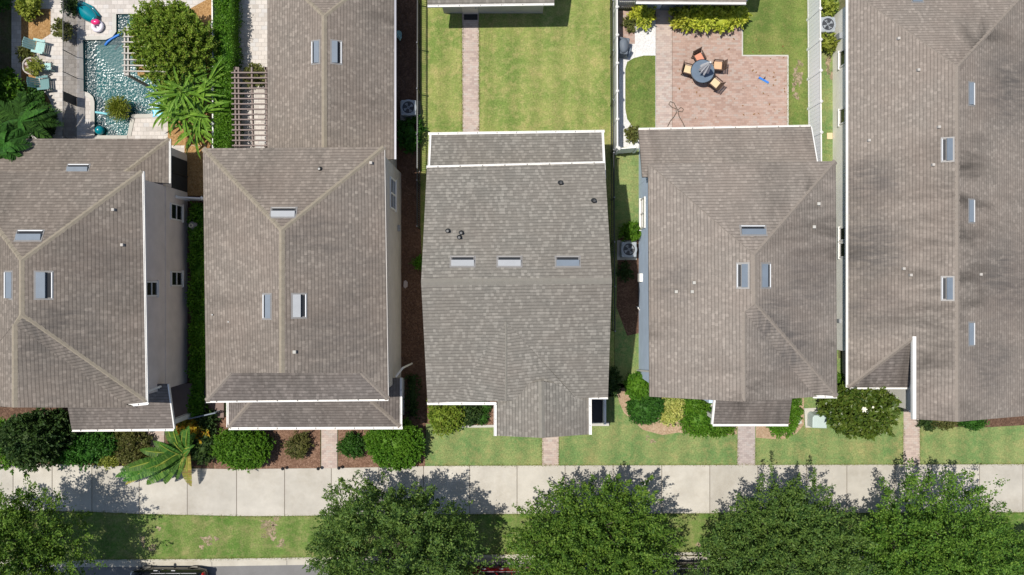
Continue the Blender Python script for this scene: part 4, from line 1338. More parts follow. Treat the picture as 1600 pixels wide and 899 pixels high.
MB().prism(rect(9.8, -6.5, 13.2, -4.61), -0.1, 0.2).build('porch_floor', M['pad'], h4)
for x in (10.0, 13.2): MB().box((x, -6.4, 1.4), (0.2, 0.2, 2.8)).build('post', M['white'], h4)
door_leaf(h4, 'y', -4.6, -1, 11.1, 12.0, 2.1)

# ---- house 5 : long beige-roofed single storey at right
h5 = thing('house', 'long single storey house with beige roof and cream walls at the right edge', 'house', (20.6, 3, 0), 'houses in the row')
E, R = 2.9, 4.75
xl, xm, xr = 16.3, 20.6, 25.2
k0, k1 = Vector((xm, 10.2, R)), Vector((xm, -6.2, R))
LB, RB = Vector((xl, 14.5, E)), Vector((xr, 14.6, E))
hx = 18.96; hz = E + (R - E) * (hx - xl) / (xm - xl)
LF = Vector((xl, -4.85, E)); hipt = Vector((hx, -2.3, hz)); gfl = Vector((hx, -6.2, hz))
RF = Vector((xr, -6.2, E))
roof(h5, [[LB, LF, hipt, gfl, k1, k0], [RB, RF, k1, k0], [LB, RB, k0]], M['roof_e'])
roof(h5, [[LF, Vector((19.24, -4.85, E)), Vector((19.24, -2.3, hz - 0.1)), hipt + Vector((-0.02, 0, -0.06))]], M['roof_low'], name='porch_roof', thick=0.12)
cap(h5, LF, hipt, 'cap_dull'); cap(h5, k0, RB, 'cap_dull', 0.26, 0.015)
cap(h5, k0, k1, 'cap_dull', 0.24, 0.006); cap(h5, k0, LB, 'cap_dull', 0.2, 0.006)
prism_wall(h5, rect(16.7, -3.2, 24.8, 14.1), E - 0.03, 'wall_white')
prism_wall(h5, rect(19.3, -5.95, 24.75, -3.21), E - 0.03, 'wall_white', [(((19.3, -5.95, E - 0.1), (24.75, -5.95, E - 0.1), (20.7, -5.95, 4.5)), 0.12)])
MB().box((19.33, -4.1, 3.3), (0.12, 3.7, 0.9)).build('gable_wall', M['wall_white'], h5)
gutter(h5, LB, LF, (-1, 0), 0.12, None)
fascia(h5, gfl + Vector((-0.03, 0, 0.03)), hipt + Vector((-0.03, 0, 0.03)), 0.16, 0.2)
gutter(h5, LF + Vector((0.1, 0, 0)), Vector((19.24, -4.85, E)), (0, -1), 0.1, None)
for y0, y1 in ((11.15, 12.0), (8.25, 9.05), (2.35, 3.05), (1.5, 2.28)):
    pane_window(h5, 'x', 16.7, -1, y0, y1, 0.95, 2.3, 1)
MB().box((16.62, 12.75, 1.0), (0.15, 0.3, 0.5)).build('meter_box', M['vent_pale'], h5)
MB().box((16.64, -1.7, 1.0), (0.1, 0.2, 0.25)).build('hose_bib', M['vent_pale'], h5)
MB().prism(rect(17.2, -5.9, 19.28, -3.21), -0.1, 0.12).build('porch_floor', M['pad'], h5)
MB().box((18.75, -5.0, 0.13), (0.75, 0.95, 0.03)).build('door_mat', M['dark'], h5)
for px, py, dx in ((1480, 234, -1), (1480, 451, -1), (1518, 147, 1), (1518, 330, 1), (1518, 522, 1)):
    roof_vent(h5, px, py, 4.55, 'y', (dx, 0), 0.43, 1.1, 0.4 if dx < 0 else 0.3)
roof_vent(h5, 1432, -4, 4.05, 'x', (0, 1), 0.4, 0.5, 0.5)
for px, py in ((1403, 61), (1434, 110), (1466, 199), (1357, 220), (1457, 258), (1422, 430), (1531, 429), (1411, 420)):
    square_vent(h5, px, py, 4.0, 0.16)

# ---- garage behind the middle house, blue garage behind the patio, far left building
g3 = thing('garage', 'small grey walled garage at the end of the lawn path', 'garage', (-1, 16, 0))
gE = 2.7
ge0, ge1 = P(668, 8, gE), P(866, 5, gE)
gr0, gr1 = Vector((ge0.x, 16.8, 4.0)), Vector((ge1.x, 16.8, 4.0))
roof(g3, [[ge0, ge1, gr1, gr0], [Vector((ge0.x, 19.8, gE)), Vector((ge1.x, 19.8, gE)), gr1, gr0]], M['roof_c'])
cap(g3, gr0, gr1, 'cap_grey')
gutter(g3, ge0, ge1, (0, -1), 0.13, 0.9)
prism_wall(g3, rect(-3.55, 14.28, 1.6, 19.4), gE, 'wall_grey', [(((-3.55, 19.4, 2.6), (-3.55, 14.28, 2.6), (-3.55, 16.8, 3.9)), 0.1), (((1.6, 14.28, 2.6), (1.6, 19.4, 2.6), (1.6, 16.8, 3.9)), 0.1)])
door_leaf(g3, 'y', 14.28, -1, -2.55, -1.75, 2.05, 'wall_taupe')
tag(MB().prism(rect(-2.5, 13.93, -1.8, 14.26), 0.016, 0.04).build('door_mat', M['dark']), 'black door mat in front of the garage door', 'door mat')
g4 = thing('garage', 'blue walled garage behind the yellow shrubs of the patio', 'garage', (9, 16, 0))
gE = 2.6
ge0, ge1 = P(994, 2.5, gE), P(1166, 3.5, gE)
gr0, gr1 = Vector((ge0.x, 17.2, 4.1)), Vector((ge1.x, 17.2, 4.1))
roof(g4, [[ge0, ge1, gr1, gr0], [Vector((ge0.x, 20.4, gE)), Vector((ge1.x, 20.4, gE)), gr1, gr0]], M['roof_d'])
gutter(g4, ge0, ge1, (0, -1), 0.14, None)
prism_wall(g4, rect(6.3, 14.5, 11.9, 20), gE, 'wall_blue', [(((6.3, 20, 2.5), (6.3, 14.5, 2.5), (6.3, 17.2, 4.0)), 0.1), (((11.9, 14.5, 2.5), (11.9, 20, 2.5), (11.9, 17.2, 4.0)), 0.1)])
door_leaf(g4, 'y', 14.5, -1, 7.7, 8.55, 2.05, 'vent_metal')
lt = thing('lattice_screen', 'low cream lattice screen beside the blue garage', 'screen', (5.9, 14.6, 0))
m = MB()
for k in range(9): m.box((5.45 + k * 0.1, 14.5, 1.0), (0.04, 0.03, 1.7))
for k in range(3): m.box((5.85, 14.53, 0.3 + k * 0.7), (0.95, 0.03, 0.06))
m.build('lattice', M['white'], lt)
MB().box((5.85, 14.6, 0.95), (0.9, 0.03, 1.6)).build('backing', M['wall_cream'], lt)
hl = thing('house', 'sliver of a white house wall and roof at the far left edge', 'house', (-28, 8, 0))
prism_wall(hl, rect(-34, 7, -26.7, 20), 2.4, 'wall_white')
roof(hl, [[Vector((-26.05, 6.6, 2.4)), Vector((-26.05, 20.4, 2.4)), Vector((-30, 20.4, 4)), Vector((-30, 6.6, 4))], [Vector((-34, 6.6, 2.4)), Vector((-34, 20.4, 2.4)), Vector((-30, 20.4, 4)), Vector((-30, 6.6, 4))]], M['roof_d'])
gutter(hl, Vector((-26.05, 6.6, 2.4)), Vector((-26.05, 20.4, 2.4)), (1, 0), 0.14, None)

#PART2

# ------------------------------------------------------------------ fences
def at_base(px, py, h):
    """Ground point below what is seen at (px, py) at height h."""
    p = P(px, py, h)
    return Vector((p.x, p.y, 0))


def picket_fence(label, a, b, h, name='picket_fence', panel=2.4, group='black metal picket fences', pitch=0.11):
    a, b = Vector(a), Vector(b)
    L = (b - a).length; d = (b - a).normalized()
    t = thing(name, label, 'fence', (a + b) / 2, group)
    n = max(1, round(L / panel))
    for i in range(n + 1):
        p = a + d * (L * i / n)
        q = MB().box((p.x, p.y, h / 2 + 0.03), (0.06, 0.06, h + 0.06), math.atan2(d.y, d.x)).build('post', M['black_metal'], t)
        MB().ball((p.x, p.y, h + 0.07), 0.045, n=8, m=6).build('post_cap', M['grey_rail'], q)
        if i == n: break
        e = a + d * (L * (i + 1) / n)
        r = MB()
        for z in (h - 0.02, h - 0.2, 0.2): r.beam(p + Vector((0, 0, z)), e + Vector((0, 0, z)), 0.035, 0.035)
        k = int((e - p).length / pitch)
        for j in range(1, k):
            s = p + (e - p) * (j / k)
            r.box((s.x, s.y, h / 2 - 0.02), (0.02, 0.02, h - 0.08))
        r.build('picket_panel', M['black_metal'], t)
    return t


def vinyl_fence(label, a, b, h, panel, name='vinyl_fence'):
    a, b = Vector(a), Vector(b)
    L = (b - a).length; d = (b - a).normalized()
    t = thing(name, label, 'fence', (a + b) / 2, 'white vinyl privacy fences')
    n = max(1, round(L / panel))
    for i in range(n + 1):
        p = a + d * (L * i / n)
        q = MB().box((p.x, p.y, h / 2 + 0.02), (0.12, 0.12, h + 0.04), math.atan2(d.y, d.x)).build('post', M['white_vinyl'], t)
        MB().lathe((p.x, p.y, h + 0.04), [(0.1, 0), (0.1, 0.03), (0.001, 0.09)], 4).build('post_cap', M['white'], q)
        if i == n: break
        e = a + d * (L * (i + 1) / n)
        p2, e2 = p + d * 0.065, e - d * 0.065
        pn = MB()
        k = max(2, int((e2 - p2).length / 0.2))
        for j in range(k):
            s0, s1 = p2.lerp(e2, j / k) + d * 0.004, p2.lerp(e2, (j + 1) / k) - d * 0.004
            pn.beam(s0 + Vector((0, 0, h - 0.09)), s1 + Vector((0, 0, h - 0.09)), 0.035, h - 0.24)
        pn.build('panel', M['white_vinyl'], t)
        for z in (h, 0.16):
            MB().beam(p2 + Vector((0, 0, z)), e2 + Vector((0, 0, z)), 0.06, 0.1).build('rail', M['white'], t)
    return t


F1 = at_base(652, 100, 1.25).x
picket_fence('black picket fence along the left side of the big back lawn', (F1, 17.0, 0), (F1 - 0.02, 3.1, 0), 1.25)
F2 = at_base(957.5, 100, 1.25).x
picket_fence('black picket fence between the back lawn and the white pebble bed', (F2, 17.0, 0), (F2 + 0.05, 6.95, 0), 1.25)
picket_fence('shaded black picket fence beside the air conditioner of the blue house', (F2 + 0.05, 6.8, 0), (F2 + 0.12, -2.2, 0), 1.25)
F3 = at_base(964, 100, 1.5).x
vinyl_fence('white vinyl fence along the pebble bed left of the brick patio', (F3, 16.9, 0), (F3 + 0.03, 7.05, 0), 1.5, 1.5)
vinyl_fence('short white vinyl fence with gate joining the pebble bed to the blue house', (F3 + 0.12, 6.98, 0), (6.32, 7.05, 0), 1.5, 1.2)
F4 = at_base(1282, 100, 1.75).x
vinyl_fence('tall white vinyl fence between the patio lawn and the cream house', (F4 - 0.03, 17.0, 0), (F4 + 0.05, 6.2, 0), 1.75, 1.52)
vinyl_fence('short white vinyl fence on the dry strip between taupe house and its neighbour', (-16.84, 4.55, 0), (-14.3, 4.42, 0), 1.5, 1.3)
FH = at_base(331, 60, 1.4).x
vinyl_fence('narrow white vinyl fence half buried along the tall green hedge', (FH, 16.5, 0), (FH + 0.05, 6.6, 0), 1.4, 1.8)
# pool safety fence of dark see-through mesh
sf = thing('mesh_fence', 'dark see-through mesh safety fence with leaning posts along the pool', 'fence', (-21.9, 12, 0))
SFX = at_base(98.5, 100, 1.3).x
ys = [16.6, 14.9, 13.45, 12.0, 10.9, 9.9, 9.45, 7.6]
for i, y in enumerate(ys):
    MB().cyl((SFX, y, 0), 0.025, 1.34, 8).build('post', M['black_metal'], sf)
    if i < len(ys) - 1:
        y2 = ys[i + 1]
        if i == 5:
            continue
        MB().add([(SFX, y - 0.03, 0.02), (SFX, y2 + 0.03, 0.02), (SFX, y2 + 0.03, 1.3), (SFX, y - 0.03, 1.3), (SFX + 0.006, y - 0.03, 0.02), (SFX + 0.006, y2 + 0.03, 0.02), (SFX + 0.006, y2 + 0.03, 1.3), (SFX + 0.006, y - 0.03, 1.3)], [(0, 1, 2, 3), (7, 6, 5, 4)]).build('mesh_panel', M['mesh'], sf)
        MB().beam((SFX, y, 1.32), (SFX, y2, 1.32), 0.03, 0.03).build('top_band', M['black_metal'], sf)
MB().box((SFX, 9.68, 0.68), (0.04, 0.42, 1.25)).build('gate', M['dark'], sf)

# ------------------------------------------------------------------ garden structures
pg = thing('pergola', 'brown slatted pergola over the paved side yard', 'pergola', (*P(390, 170)[:2], 0))
pz = 2.5
for py in (107, 228):
    for px in (368, 415):
        q = P(px, py, pz); MB().box((q.x, q.y, pz / 2), (0.14, 0.14, pz)).build('post', M['wood_brown'], pg)
for px in (366.5, 372, 393, 415, 418.5):
    MB().beam(P(px, 105, pz), P(px + 2, 230, pz), 0.07, 0.16).build('rafter', M['wood_brown'], pg)
for k in range(15):
    py = 113.5 + k * 8.15
    MB().beam(P(361 + k * 0.1, py, pz + 0.12), P(419.5, py, pz + 0.12), 0.06, 0.1).build('slat', M['wood_brown'], pg)
pa = thing('arbour', 'pale timber arbour half hidden by the red tinged bush beside the pool', 'arbour', (*P(225, 85)[:2], 0))
az_ = 2.3
for k, py in enumerate((47, 57, 65.5, 73, 83, 93, 102, 111)):
    MB().beam(P(190 + (k % 2) * 2, py, az_ + 0.1), P(262, py + 1, az_ + 0.1), 0.06, 0.09).build('slat', M['stone_pot'], pa)
for px in (194.5, 200, 255):
    MB().beam(P(px, 42, az_), P(px, 118, az_), 0.07, 0.15).build('rafter', M['stone_pot'], pa)
for px, py in ((197, 116), (197, 46), (255, 116), (255, 46)):
    q = P(px, py, az_); MB().box((q.x, q.y, az_ / 2), (0.12, 0.12, az_)).build('post', M['stone_pot'], pa)


def ac_unit(label, px, py, s=0.82, h=0.85, rot=0.0):
    c = P(px, py, h)
    t = thing('air_conditioner', label, 'air conditioner', (c.x, c.y, 0), 'air conditioner units beside the houses')
    MB().box((c.x, c.y, 0.03), (s + 0.2, s + 0.2, 0.07)).build('base_pad', M['pad'], t)
    m = MB(); m.box((c.x, c.y, 0.06 + (h - 0.08) / 2), (s - 0.04, s - 0.04, h - 0.1)); m.build('cabinet', M['ac'], t, bevel=0.06)
    ring = MB().lathe((c.x, c.y, h - 0.03), [(0.30, 0.0), (0.31, 0.045), (0.345, 0.045), (0.36, 0.02), (s * 0.5, 0.01)], 28); ring.build('top_ring', M['ac'], t, smooth=True)
    MB().cyl((c.x, c.y, h - 0.06), 0.30, 0.032, 28).build('fan_well', M['ac_dark'], t)
    f = MB()
    for k in range(4):
        a = k * math.pi / 2 + 0.5
        f.add([(c.x + 0.05 * math.cos(a), c.y + 0.05 * math.sin(a), h - 0.015), (c.x + 0.26 * math.cos(a - 0.3), c.y + 0.26 * math.sin(a - 0.3), h - 0.022), (c.x + 0.27 * math.cos(a + 0.35), c.y + 0.27 * math.sin(a + 0.35), h - 0.008)], [(0, 1, 2)])
    f.cyl((c.x, c.y, h - 0.028), 0.07, 0.03, 12)
    f.build('fan', M['ac'], t)
    g = MB()
    for r in (0.1, 0.17, 0.24, 0.3): g.torus((c.x, c.y, h + 0.012), r, 0.006, 24, 5)
    for k in range(6):
        a = k * math.pi / 3
        g.tube([(c.x, c.y, h + 0.012), (c.x + 0.31 * math.cos(a), c.y + 0.31 * math.sin(a), h + 0.012)], 0.006, 5)
    g.build('guard', M['ac_dark'], t)
    return t


ac_unit('air conditioner in the shaded side yard beside the black picket fence', 638, 168)
ac_unit('air conditioner standing below a green shrub beside the blue wall', 983, 390)
ac_unit('air conditioner between two bushes beside the tall white fence', 1294, 38)

# patio set
def patio_chair(label, px, py, face, cushion):
    """Wicker armchair; face = direction the sitter looks, in degrees."""
    c = P(px, py, 0.42)
    t = thing('patio_chair', label, 'chair', (c.x, c.y, 0.016), 'wicker chairs round the patio table', math.radians(face))
    t.scale = (0.87, 0.87, 0.95)
    w = M['wicker']
    for sx in (-1, 1):
        for sy in (-1, 1):
            MB().box((0.24 * sx, 0.26 * sy, 0.19), (0.05, 0.05, 0.38)).build('leg', w, t, local=True)
        MB().box((0.02, 0.29 * sx, 0.60), (0.58, 0.07, 0.05)).build('armrest', w, t, local=True, bevel=0.012)
        MB().box((0.26, 0.29 * sx, 0.47), (0.05, 0.05, 0.24)).build('arm_post', w, t, local=True)
    MB().box((0.0, 0, 0.35), (0.56, 0.54, 0.06)).build('seat', w, t, local=True)
    b = MB()
    for k in range(9): b.box((-0.32 - 0.03 * 0, -0.26 + k * 0.065, 0.62), (0.03, 0.035, 0.48), 0, Matrix.Rotation(-0.25, 3, 'Y'))
    for z, x in ((0.86, -0.385), (0.62, -0.32), (0.4, -0.265)): b.box((x, 0, z), (0.045, 0.6, 0.05))
    b.build('backrest', w, t, local=True)
    MB().box((0.03, 0, 0.43), (0.47, 0.46, 0.09)).build('cushion', M[cushion], t, local=True, bevel=0.03)
    return t


patio_chair('wicker patio chair with cream cushion left of the round table', 1074.5, 109, -15, 'cush_beige')
patio_chair('wicker patio chair with salmon cushion above the round table', 1092, 90, -62, 'cush_salmon')
patio_chair('wicker patio chair with peach cushion right of the round table', 1122.5, 103, 175, 'cush_peach')
patio_chair('wicker patio chair with cream cushion below the round table', 1118, 131, 140, 'cush_beige')
tc = P(1098, 111.5, 0.72)
tt = thing('patio_table', 'round slate blue patio table on the brick patio', 'table', (tc.x, tc.y, 0.016))
MB().lathe((tc.x, tc.y, 0.69), [(0.001, 0.0), (0.58, 0.0), (0.6, 0.015), (0.58, 0.035), (0.001, 0.035)], 40).build('tabletop', M['slate'], tt)
MB().torus((tc.x, tc.y, 0.705), 0.6, 0.022, 40, 8).build('rim', M['black_metal'], tt)
for k in range(4):
    a = k * math.pi / 2 + 0.4
    MB().tube([(tc.x + 0.45 * math.cos(a), tc.y + 0.45 * math.sin(a), 0.69), (tc.x + 0.38 * math.cos(a), tc.y + 0.38 * math.sin(a), 0.35), (tc.x + 0.5 * math.cos(a), tc.y + 0.5 * math.sin(a), 0.02)], 0.025, 8).build('leg', M['black_metal'], tt)
um = thing('patio_umbrella', 'folded grey white parasol standing in the round patio table', 'umbrella', (tc.x, tc.y, 0.016))
MB().cyl((tc.x, tc.y, 0.02), 0.024, 2.3, 10).build('pole', M['chrome'], um)
MB().lathe((tc.x, tc.y, 0.02), [(0.26, 0), (0.26, 0.05), (0.06, 0.1), (0.03, 0.3)], 20).build('base', M['black_metal'], um)
cn = MB(); nn = 32
prof = [(0.26, 0.98), (0.25, 1.2), (0.19, 1.6), (0.12, 2.0), (0.05, 2.28)]
vs = []; fs = []
for r, z in prof:
    for i in range(nn):
        a = 2 * math.pi * i / nn
        q = r * (1.15 if i % 4 == 0 else 0.62 if i % 4 == 2 else 0.85)
        vs.append((tc.x + q * math.cos(a), tc.y + q * math.sin(a), z + (0.05 * math.sin(i * 2.1) if z < 1.1 else 0)))
for k in range(len(prof) - 1):
    fs += [(k * nn + i, k * nn + (i + 1) % nn, (k + 1) * nn + (i + 1) % nn, (k + 1) * nn + i) for i in range(nn)]
cn.add(vs, fs).build('canopy', M['canvas'], um)
MB().ball((tc.x, tc.y, 2.34), 0.05, n=10, m=8).build('finial', M['white'], um)
# patio bits
h_ = [P(*p, 0.035) for p in ((1043, 198), (1047, 190), (1053, 183), (1057, 176), (1056, 170), (1050, 168), (1045, 163), (1047, 159), (1053, 161), (1056, 167), (1060, 174), (1066, 175), (1068, 171), (1064, 168), (1059, 172), (1061, 182), (1067, 192), (1070, 199))]
tag(MB().tube(h_, 0.022, 6).build('garden_hose', M['bark'], smooth=True), 'dark garden hose looped loosely on the brick patio', 'hose')
bo = thing('pool_brush', 'blue plastic brush lying on the brick patio', 'brush', (*P(1193, 125)[:2], 0.016))
MB().beam(P(1186, 121, 0.12), P(1201, 129.5, 0.12), 0.1, 0.08).build('head', M['blue'], bo)
MB().beam(P(1187, 123.5, 0.06), P(1200, 131, 0.06), 0.06, 0.04).build('bristles', M['cream'], bo)
MB().tube([P(1193, 124, 0.12), P(1196, 120, 0.2)], 0.02, 8).build('socket', M['black_metal'], bo)
gr = thing('barbecue_grill', 'grey covered barbecue grill beside the white fence', 'grill', (*P(973, 72)[:2], 0.02))
q = P(974.5, 71, 0.9)
MB().box((q.x, q.y, 0.45), (0.55, 0.85, 0.85), -0.15).build('cabinet', M['grill_cover'], gr, bevel=0.06)
MB().ball((q.x, q.y, 0.88), 0.3, (0.85, 1.35, 0.75)).build('lid', M['grill_cover'], gr, smooth=True)
q2 = P(978.5, 81, 0.4)
MB().box((q2.x, q2.y, 0.3), (0.4, 0.45, 0.5), -0.5).build('side_shelf', M['vent_metal'], gr, bevel=0.03)
rng = np.random.default_rng(3)
pt = MB()
for k in range(46):
    x, y = rng.uniform(1052, 1228), rng.uniform(60, 194)
    if y < 92 and x > 1158: continue
    x = x if rng.random() < 0.5 else rng.uniform(1170, 1228)
    p = P(x, y, 0.03); a = rng.uniform(0, 6.28); L = rng.uniform(0.03, 0.085)
    d = Vector((math.cos(a), math.sin(a), 0)); s = Vector((-d.y, d.x, 0))
    pt.add([p - d * L, p + s * L * 0.5, p + d * L + Vector((0, 0, 0.03)), p - s * L * 0.5], [(0, 1, 2, 3)])
tag(pt.build('fallen_leaves', M['dry_leaf']), 'scattered dry leaves on the brick patio', None, None, 'stuff')

# utility things
tb_ = thing('transformer_box', 'pale green utility box on a concrete pad in the front lawn', 'utility box', (*P(1271, 653)[:2], 0))
MB().prism([P(1256, 638), P(1281, 637), P(1283, 668), P(1258, 668)], -0.1, 0.07).build('base_pad', M['pad'], tb_)
m = MB(); c0_ = [P(1260.5, 646), P(1264, 642.5), P(1281, 643), P(1284.5, 647), P(1284.5, 666), P(1260, 665)]
cc = sum((v for v in c0_), Vector((0, 0, 0))) / 6
tp_ = [Vector((cc.x + (v.x - cc.x) * 0.9, cc.y + (v.y - cc.y) * 0.86 - 0.06, 0.75)) for v in c0_]
m.add([v + Vector((0, 0, 0.07)) for v in c0_] + tp_, [tuple(range(6))[::-1], tuple(range(6, 12))] + [(i, (i + 1) % 6, (i + 1) % 6 + 6, i + 6) for i in range(6)])
m.build('cabinet', M['pale_green'], tb_, bevel=0.03)
tag(MB().box((*P(1244.5, 652)[:2], 0.06), (0.3, 0.75, 0.12), 0.35).build('concrete_block', M['pad'], bevel=0.02), 'pale concrete block behind the green groundcover', 'block')
tag(MB().prism([P(631, 440), P(634, 438), P(637, 441), P(637, 448), P(633, 451), P(630.5, 448)], 0, 0.05).build('stepping_stone', M['stone']), 'pinkish stepping stone on dark mulch in the side yard', 'stone')
tag(MB().box((*P(1296, 213)[:2], 0.03), (0.28, 0.33, 0.06)).build('valve_cover', M['cush_beige'], bevel=0.01), 'beige valve cover in the dry grass strip', 'cover')
st = thing('garden_statue', 'small pale bird bath in the dark side yard', 'ornament', (*P(622, 55)[:2], 0))
q = P(622.5, 54, 0.5)
MB().lathe((q.x, q.y, 0), [(0.12, 0), (0.05, 0.1), (0.05, 0.45), (0.17, 0.5), (0.19, 0.56), (0.15, 0.53), (0.01, 0.51)], 16).build('bowl', M['teal_pale'], st, smooth=True)
MB().tube([(q.x, q.y, 0.52), (q.x + 0.1, q.y - 0.2, 0.6), (q.x + 0.08, q.y - 0.3, 0.5)], 0.04, 8).build('spout', M['teal_pale'], st)
pf = thing('pool_filter', 'grey round pool filter tank with white pipes beside the taupe wall', 'filter tank', (*P(301, 353)[:2], 0))
q = P(301, 353, 0.7)
MB().lathe((q.x, q.y, 0), [(0.2, 0), (0.25, 0.1), (0.26, 0.6), (0.22, 0.75), (0.1, 0.82), (0.001, 0.83)], 24).build('tank', M['tan_filter'], pf, smooth=True)
MB().torus((q.x - 0.03, q.y, 0.83), 0.085, 0.03, 20, 8).build('valve', M['cream'], pf)
MB().tube([P(300, 343, 0.35), P(313, 343, 0.35), P(313.5, 355, 0.35), P(316, 354, 0.3)], 0.04, 8).build('pipe', M['white'], pf)
MB().tube([P(297, 368, 0.3), P(306, 369, 0.3)], 0.05, 8).build('pipe', M['white'], pf)
MB().cyl((*P(312, 369)[:2], 0), 0.16, 0.3, 16).build('pump', M['black_metal'], pf)
bi = thing('bicycle', 'dark bicycle leaning on the brown porch of the taupe house', 'bicycle', (-15.7, -5.6, 0.18))
for dy in (0.55, -0.5):
    wq = MB()
    tmp = MB().torus((0, 0, 0), 0.3, 0.022, 24, 6)
    wq.add([(-15.75 + v[2] + 0.22 * v[1], -5.55 + dy + v[0], 0.5 + v[1]) for v in tmp.v], tmp.f)
    for k in range(6):
        a = k * math.pi / 6
        wq.tube([(-15.75 - 0.066 * math.sin(a), -5.55 + dy + 0.3 * math.cos(a), 0.5 - 0.3 * math.sin(a)), (-15.75 + 0.066 * math.sin(a), -5.55 + dy - 0.3 * math.cos(a), 0.5 + 0.3 * math.sin(a))], 0.004, 4)
    wq.build('wheel', M['rubber'], bi)
MB().tube([(-15.75, -5.0, 0.5), (-15.6, -5.4, 0.95), (-15.6, -5.85, 0.95), (-15.75, -5.5, 0.45), (-15.6, -5.4, 0.95)], 0.02, 6).build('frame', M['black_metal'], bi)
MB().tube([(-15.75, -6.05, 0.5), (-15.58, -5.87, 1.05), (-15.3, -5.9, 1.1)], 0.018, 6).build('handlebar', M['black_metal'], bi)
MB().box((-15.58, -5.35, 1.02), (0.14, 0.26, 0.06)).build('saddle', M['rubber'], bi, bevel=0.02)
wr_ = thing('wreath_planter', 'dark round planter on the shaded porch of the taupe house', 'planter', (-15.35, -5.2, 0.18))
MB().torus((-15.35, -5.12, 0.34), 0.24, 0.09, 24, 8).build('rim', M['rubber'], wr_, smooth=True)
MB().cyl((-15.35, -5.12, 0.18), 0.22, 0.1, 20).build('soil_fill', M['mulch_dark'], wr_)
for i, (px, py, lab) in enumerate([(445, 730, 'short dark path light at the left end of the bark bed'), (500, 730, 'short dark path light left of the brick front walk'), (532, 729, 'short dark path light right of the brick front walk')]):
    q = P(px, py)
    t = thing('path_light', lab, 'lamp', (q.x, q.y, 0.01), 'path lights along the bark bed')
    MB().cyl((q.x, q.y, 0), 0.02, 0.4, 8).build('stake', M['black_metal'], t)
    MB().lathe((q.x, q.y, 0.38), [(0.09, 0), (0.085, 0.03), (0.001, 0.1)], 14).build('lamp_hood', M['black_metal'], t)

# ------------------------------------------------------------------ pool things
q = P(133.5, 19.0, 0.25)
rf = thing('pool_float', 'large glossy teal inflatable boat on the pool deck', 'float', (q.x, q.y, 0.01), None, math.radians(-38))
rf.scale = (0.8, 0.9, 0.8)
m = MB()
V = []; F = []
ns = 12; nr = 14
for i in range(ns + 1):
    t = i / ns; x = -0.85 + 1.7 * t
    hw = 0.42 * math.sin(math.pi * (0.12 + 0.8 * t)) ** 0.6
    for k in range(nr + 1):
        a = math.pi * k / nr
        V.append((x, hw * math.cos(a), 0.05 + (0.36 + 0.1 * t) * math.sin(a) ** 0.8 * (1 + 0.06 * math.sin(6 * t))))
for i in range(ns):
    for k in range(nr):
        F.append((i * (nr + 1) + k, (i + 1) * (nr + 1) + k, (i + 1) * (nr + 1) + k + 1, i * (nr + 1) + k + 1))
F.append(tuple(range(nr + 1))); F.append(tuple(ns * (nr + 1) + k for k in range(nr, -1, -1)))
m.add(V, F).build('hull', M['teal'], rf, local=True, smooth=True)
MB().tube([(-0.8, 0.3, 0.12), (0, 0.46, 0.14), (0.8, 0.3, 0.14)], 0.06, 8).build('side_tube', M['teal'], rf, local=True, smooth=True)
MB().tube([(0.75, -0.2, 0.2), (0.98, 0, 0.3), (0.75, 0.25, 0.2)], 0.05, 8).build('fin', M['black_metal'], rf, local=True, smooth=True)
q = P(152, 41, 0.15)
rg = thing('swim_ring', 'pink and white swim ring lying on the pool deck', 'swim ring', (q.x, q.y, 0.01))
MB().torus((q.x, q.y, 0.13), 0.22, 0.11, 28, 10).build('ring', M['pale_vinyl'], rg, smooth=True)
MB().ball((q.x - 0.02, q.y + 0.17, 0.3), 0.2, (1.15, 0.8, 0.6)).build('head_rest', M['pink'], rg, smooth=True)
MB().cyl((q.x, q.y, 0.02), 0.13, 0.04, 18).build('floor_disc', M['pale_vinyl'], rg)
ndl = [P(x, y, -0.06) for x, y in ((164, 71), (168, 66), (174, 61), (181, 57), (188, 53.5), (193, 52))]
tag(MB().tube(ndl, 0.06, 10).build('pool_noodle', M['blue'], smooth=True), 'blue foam noodle floating in the pool corner', 'pool noodle', 'foam noodles in the pool')
tag(MB().tube([P(149, 175.5, -0.06), P(160, 177, -0.06), P(172, 179.5, -0.06)], 0.06, 10).build('pool_noodle', M['aqua'], smooth=True), 'pale aqua foam noodle floating beside the papyrus plant', 'pool noodle', 'foam noodles in the pool')
q = P(156, 204, 0.1)
bl = thing('beach_ball', 'teal ball floating at the lower pool edge', 'ball', (q.x, q.y, -0.11))
MB().ball((q.x, q.y, 0.1), 0.24, n=22, m=14).build('ball_skin', M['teal'], bl, smooth=True)
MB().cyl((q.x, q.y, 0.325), 0.03, 0.02, 10).build('valve', M['white'], bl)
q = P(247, 175, 0.0)
lf_ = thing('inflatable_star', 'light blue inflatable toy at the pool edge under agave leaves', 'pool toy', (q.x, q.y, -0.1))
m = MB(); pts = []
for k in range(10):
    a = math.pi * k / 5 + 0.2; r = 0.42 if k % 2 == 0 else 0.24
    pts.append((q.x + r * math.cos(a), q.y + r * math.sin(a)))
m.prism(pts, -0.1, 0.06); m.build('star_body', M['sky_float'], lf_, bevel=0.05)
MB().ball((q.x, q.y, 0.07), 0.14, (1, 1, 0.5), n=12, m=8).build('centre', M['aqua'], lf_, smooth=True)


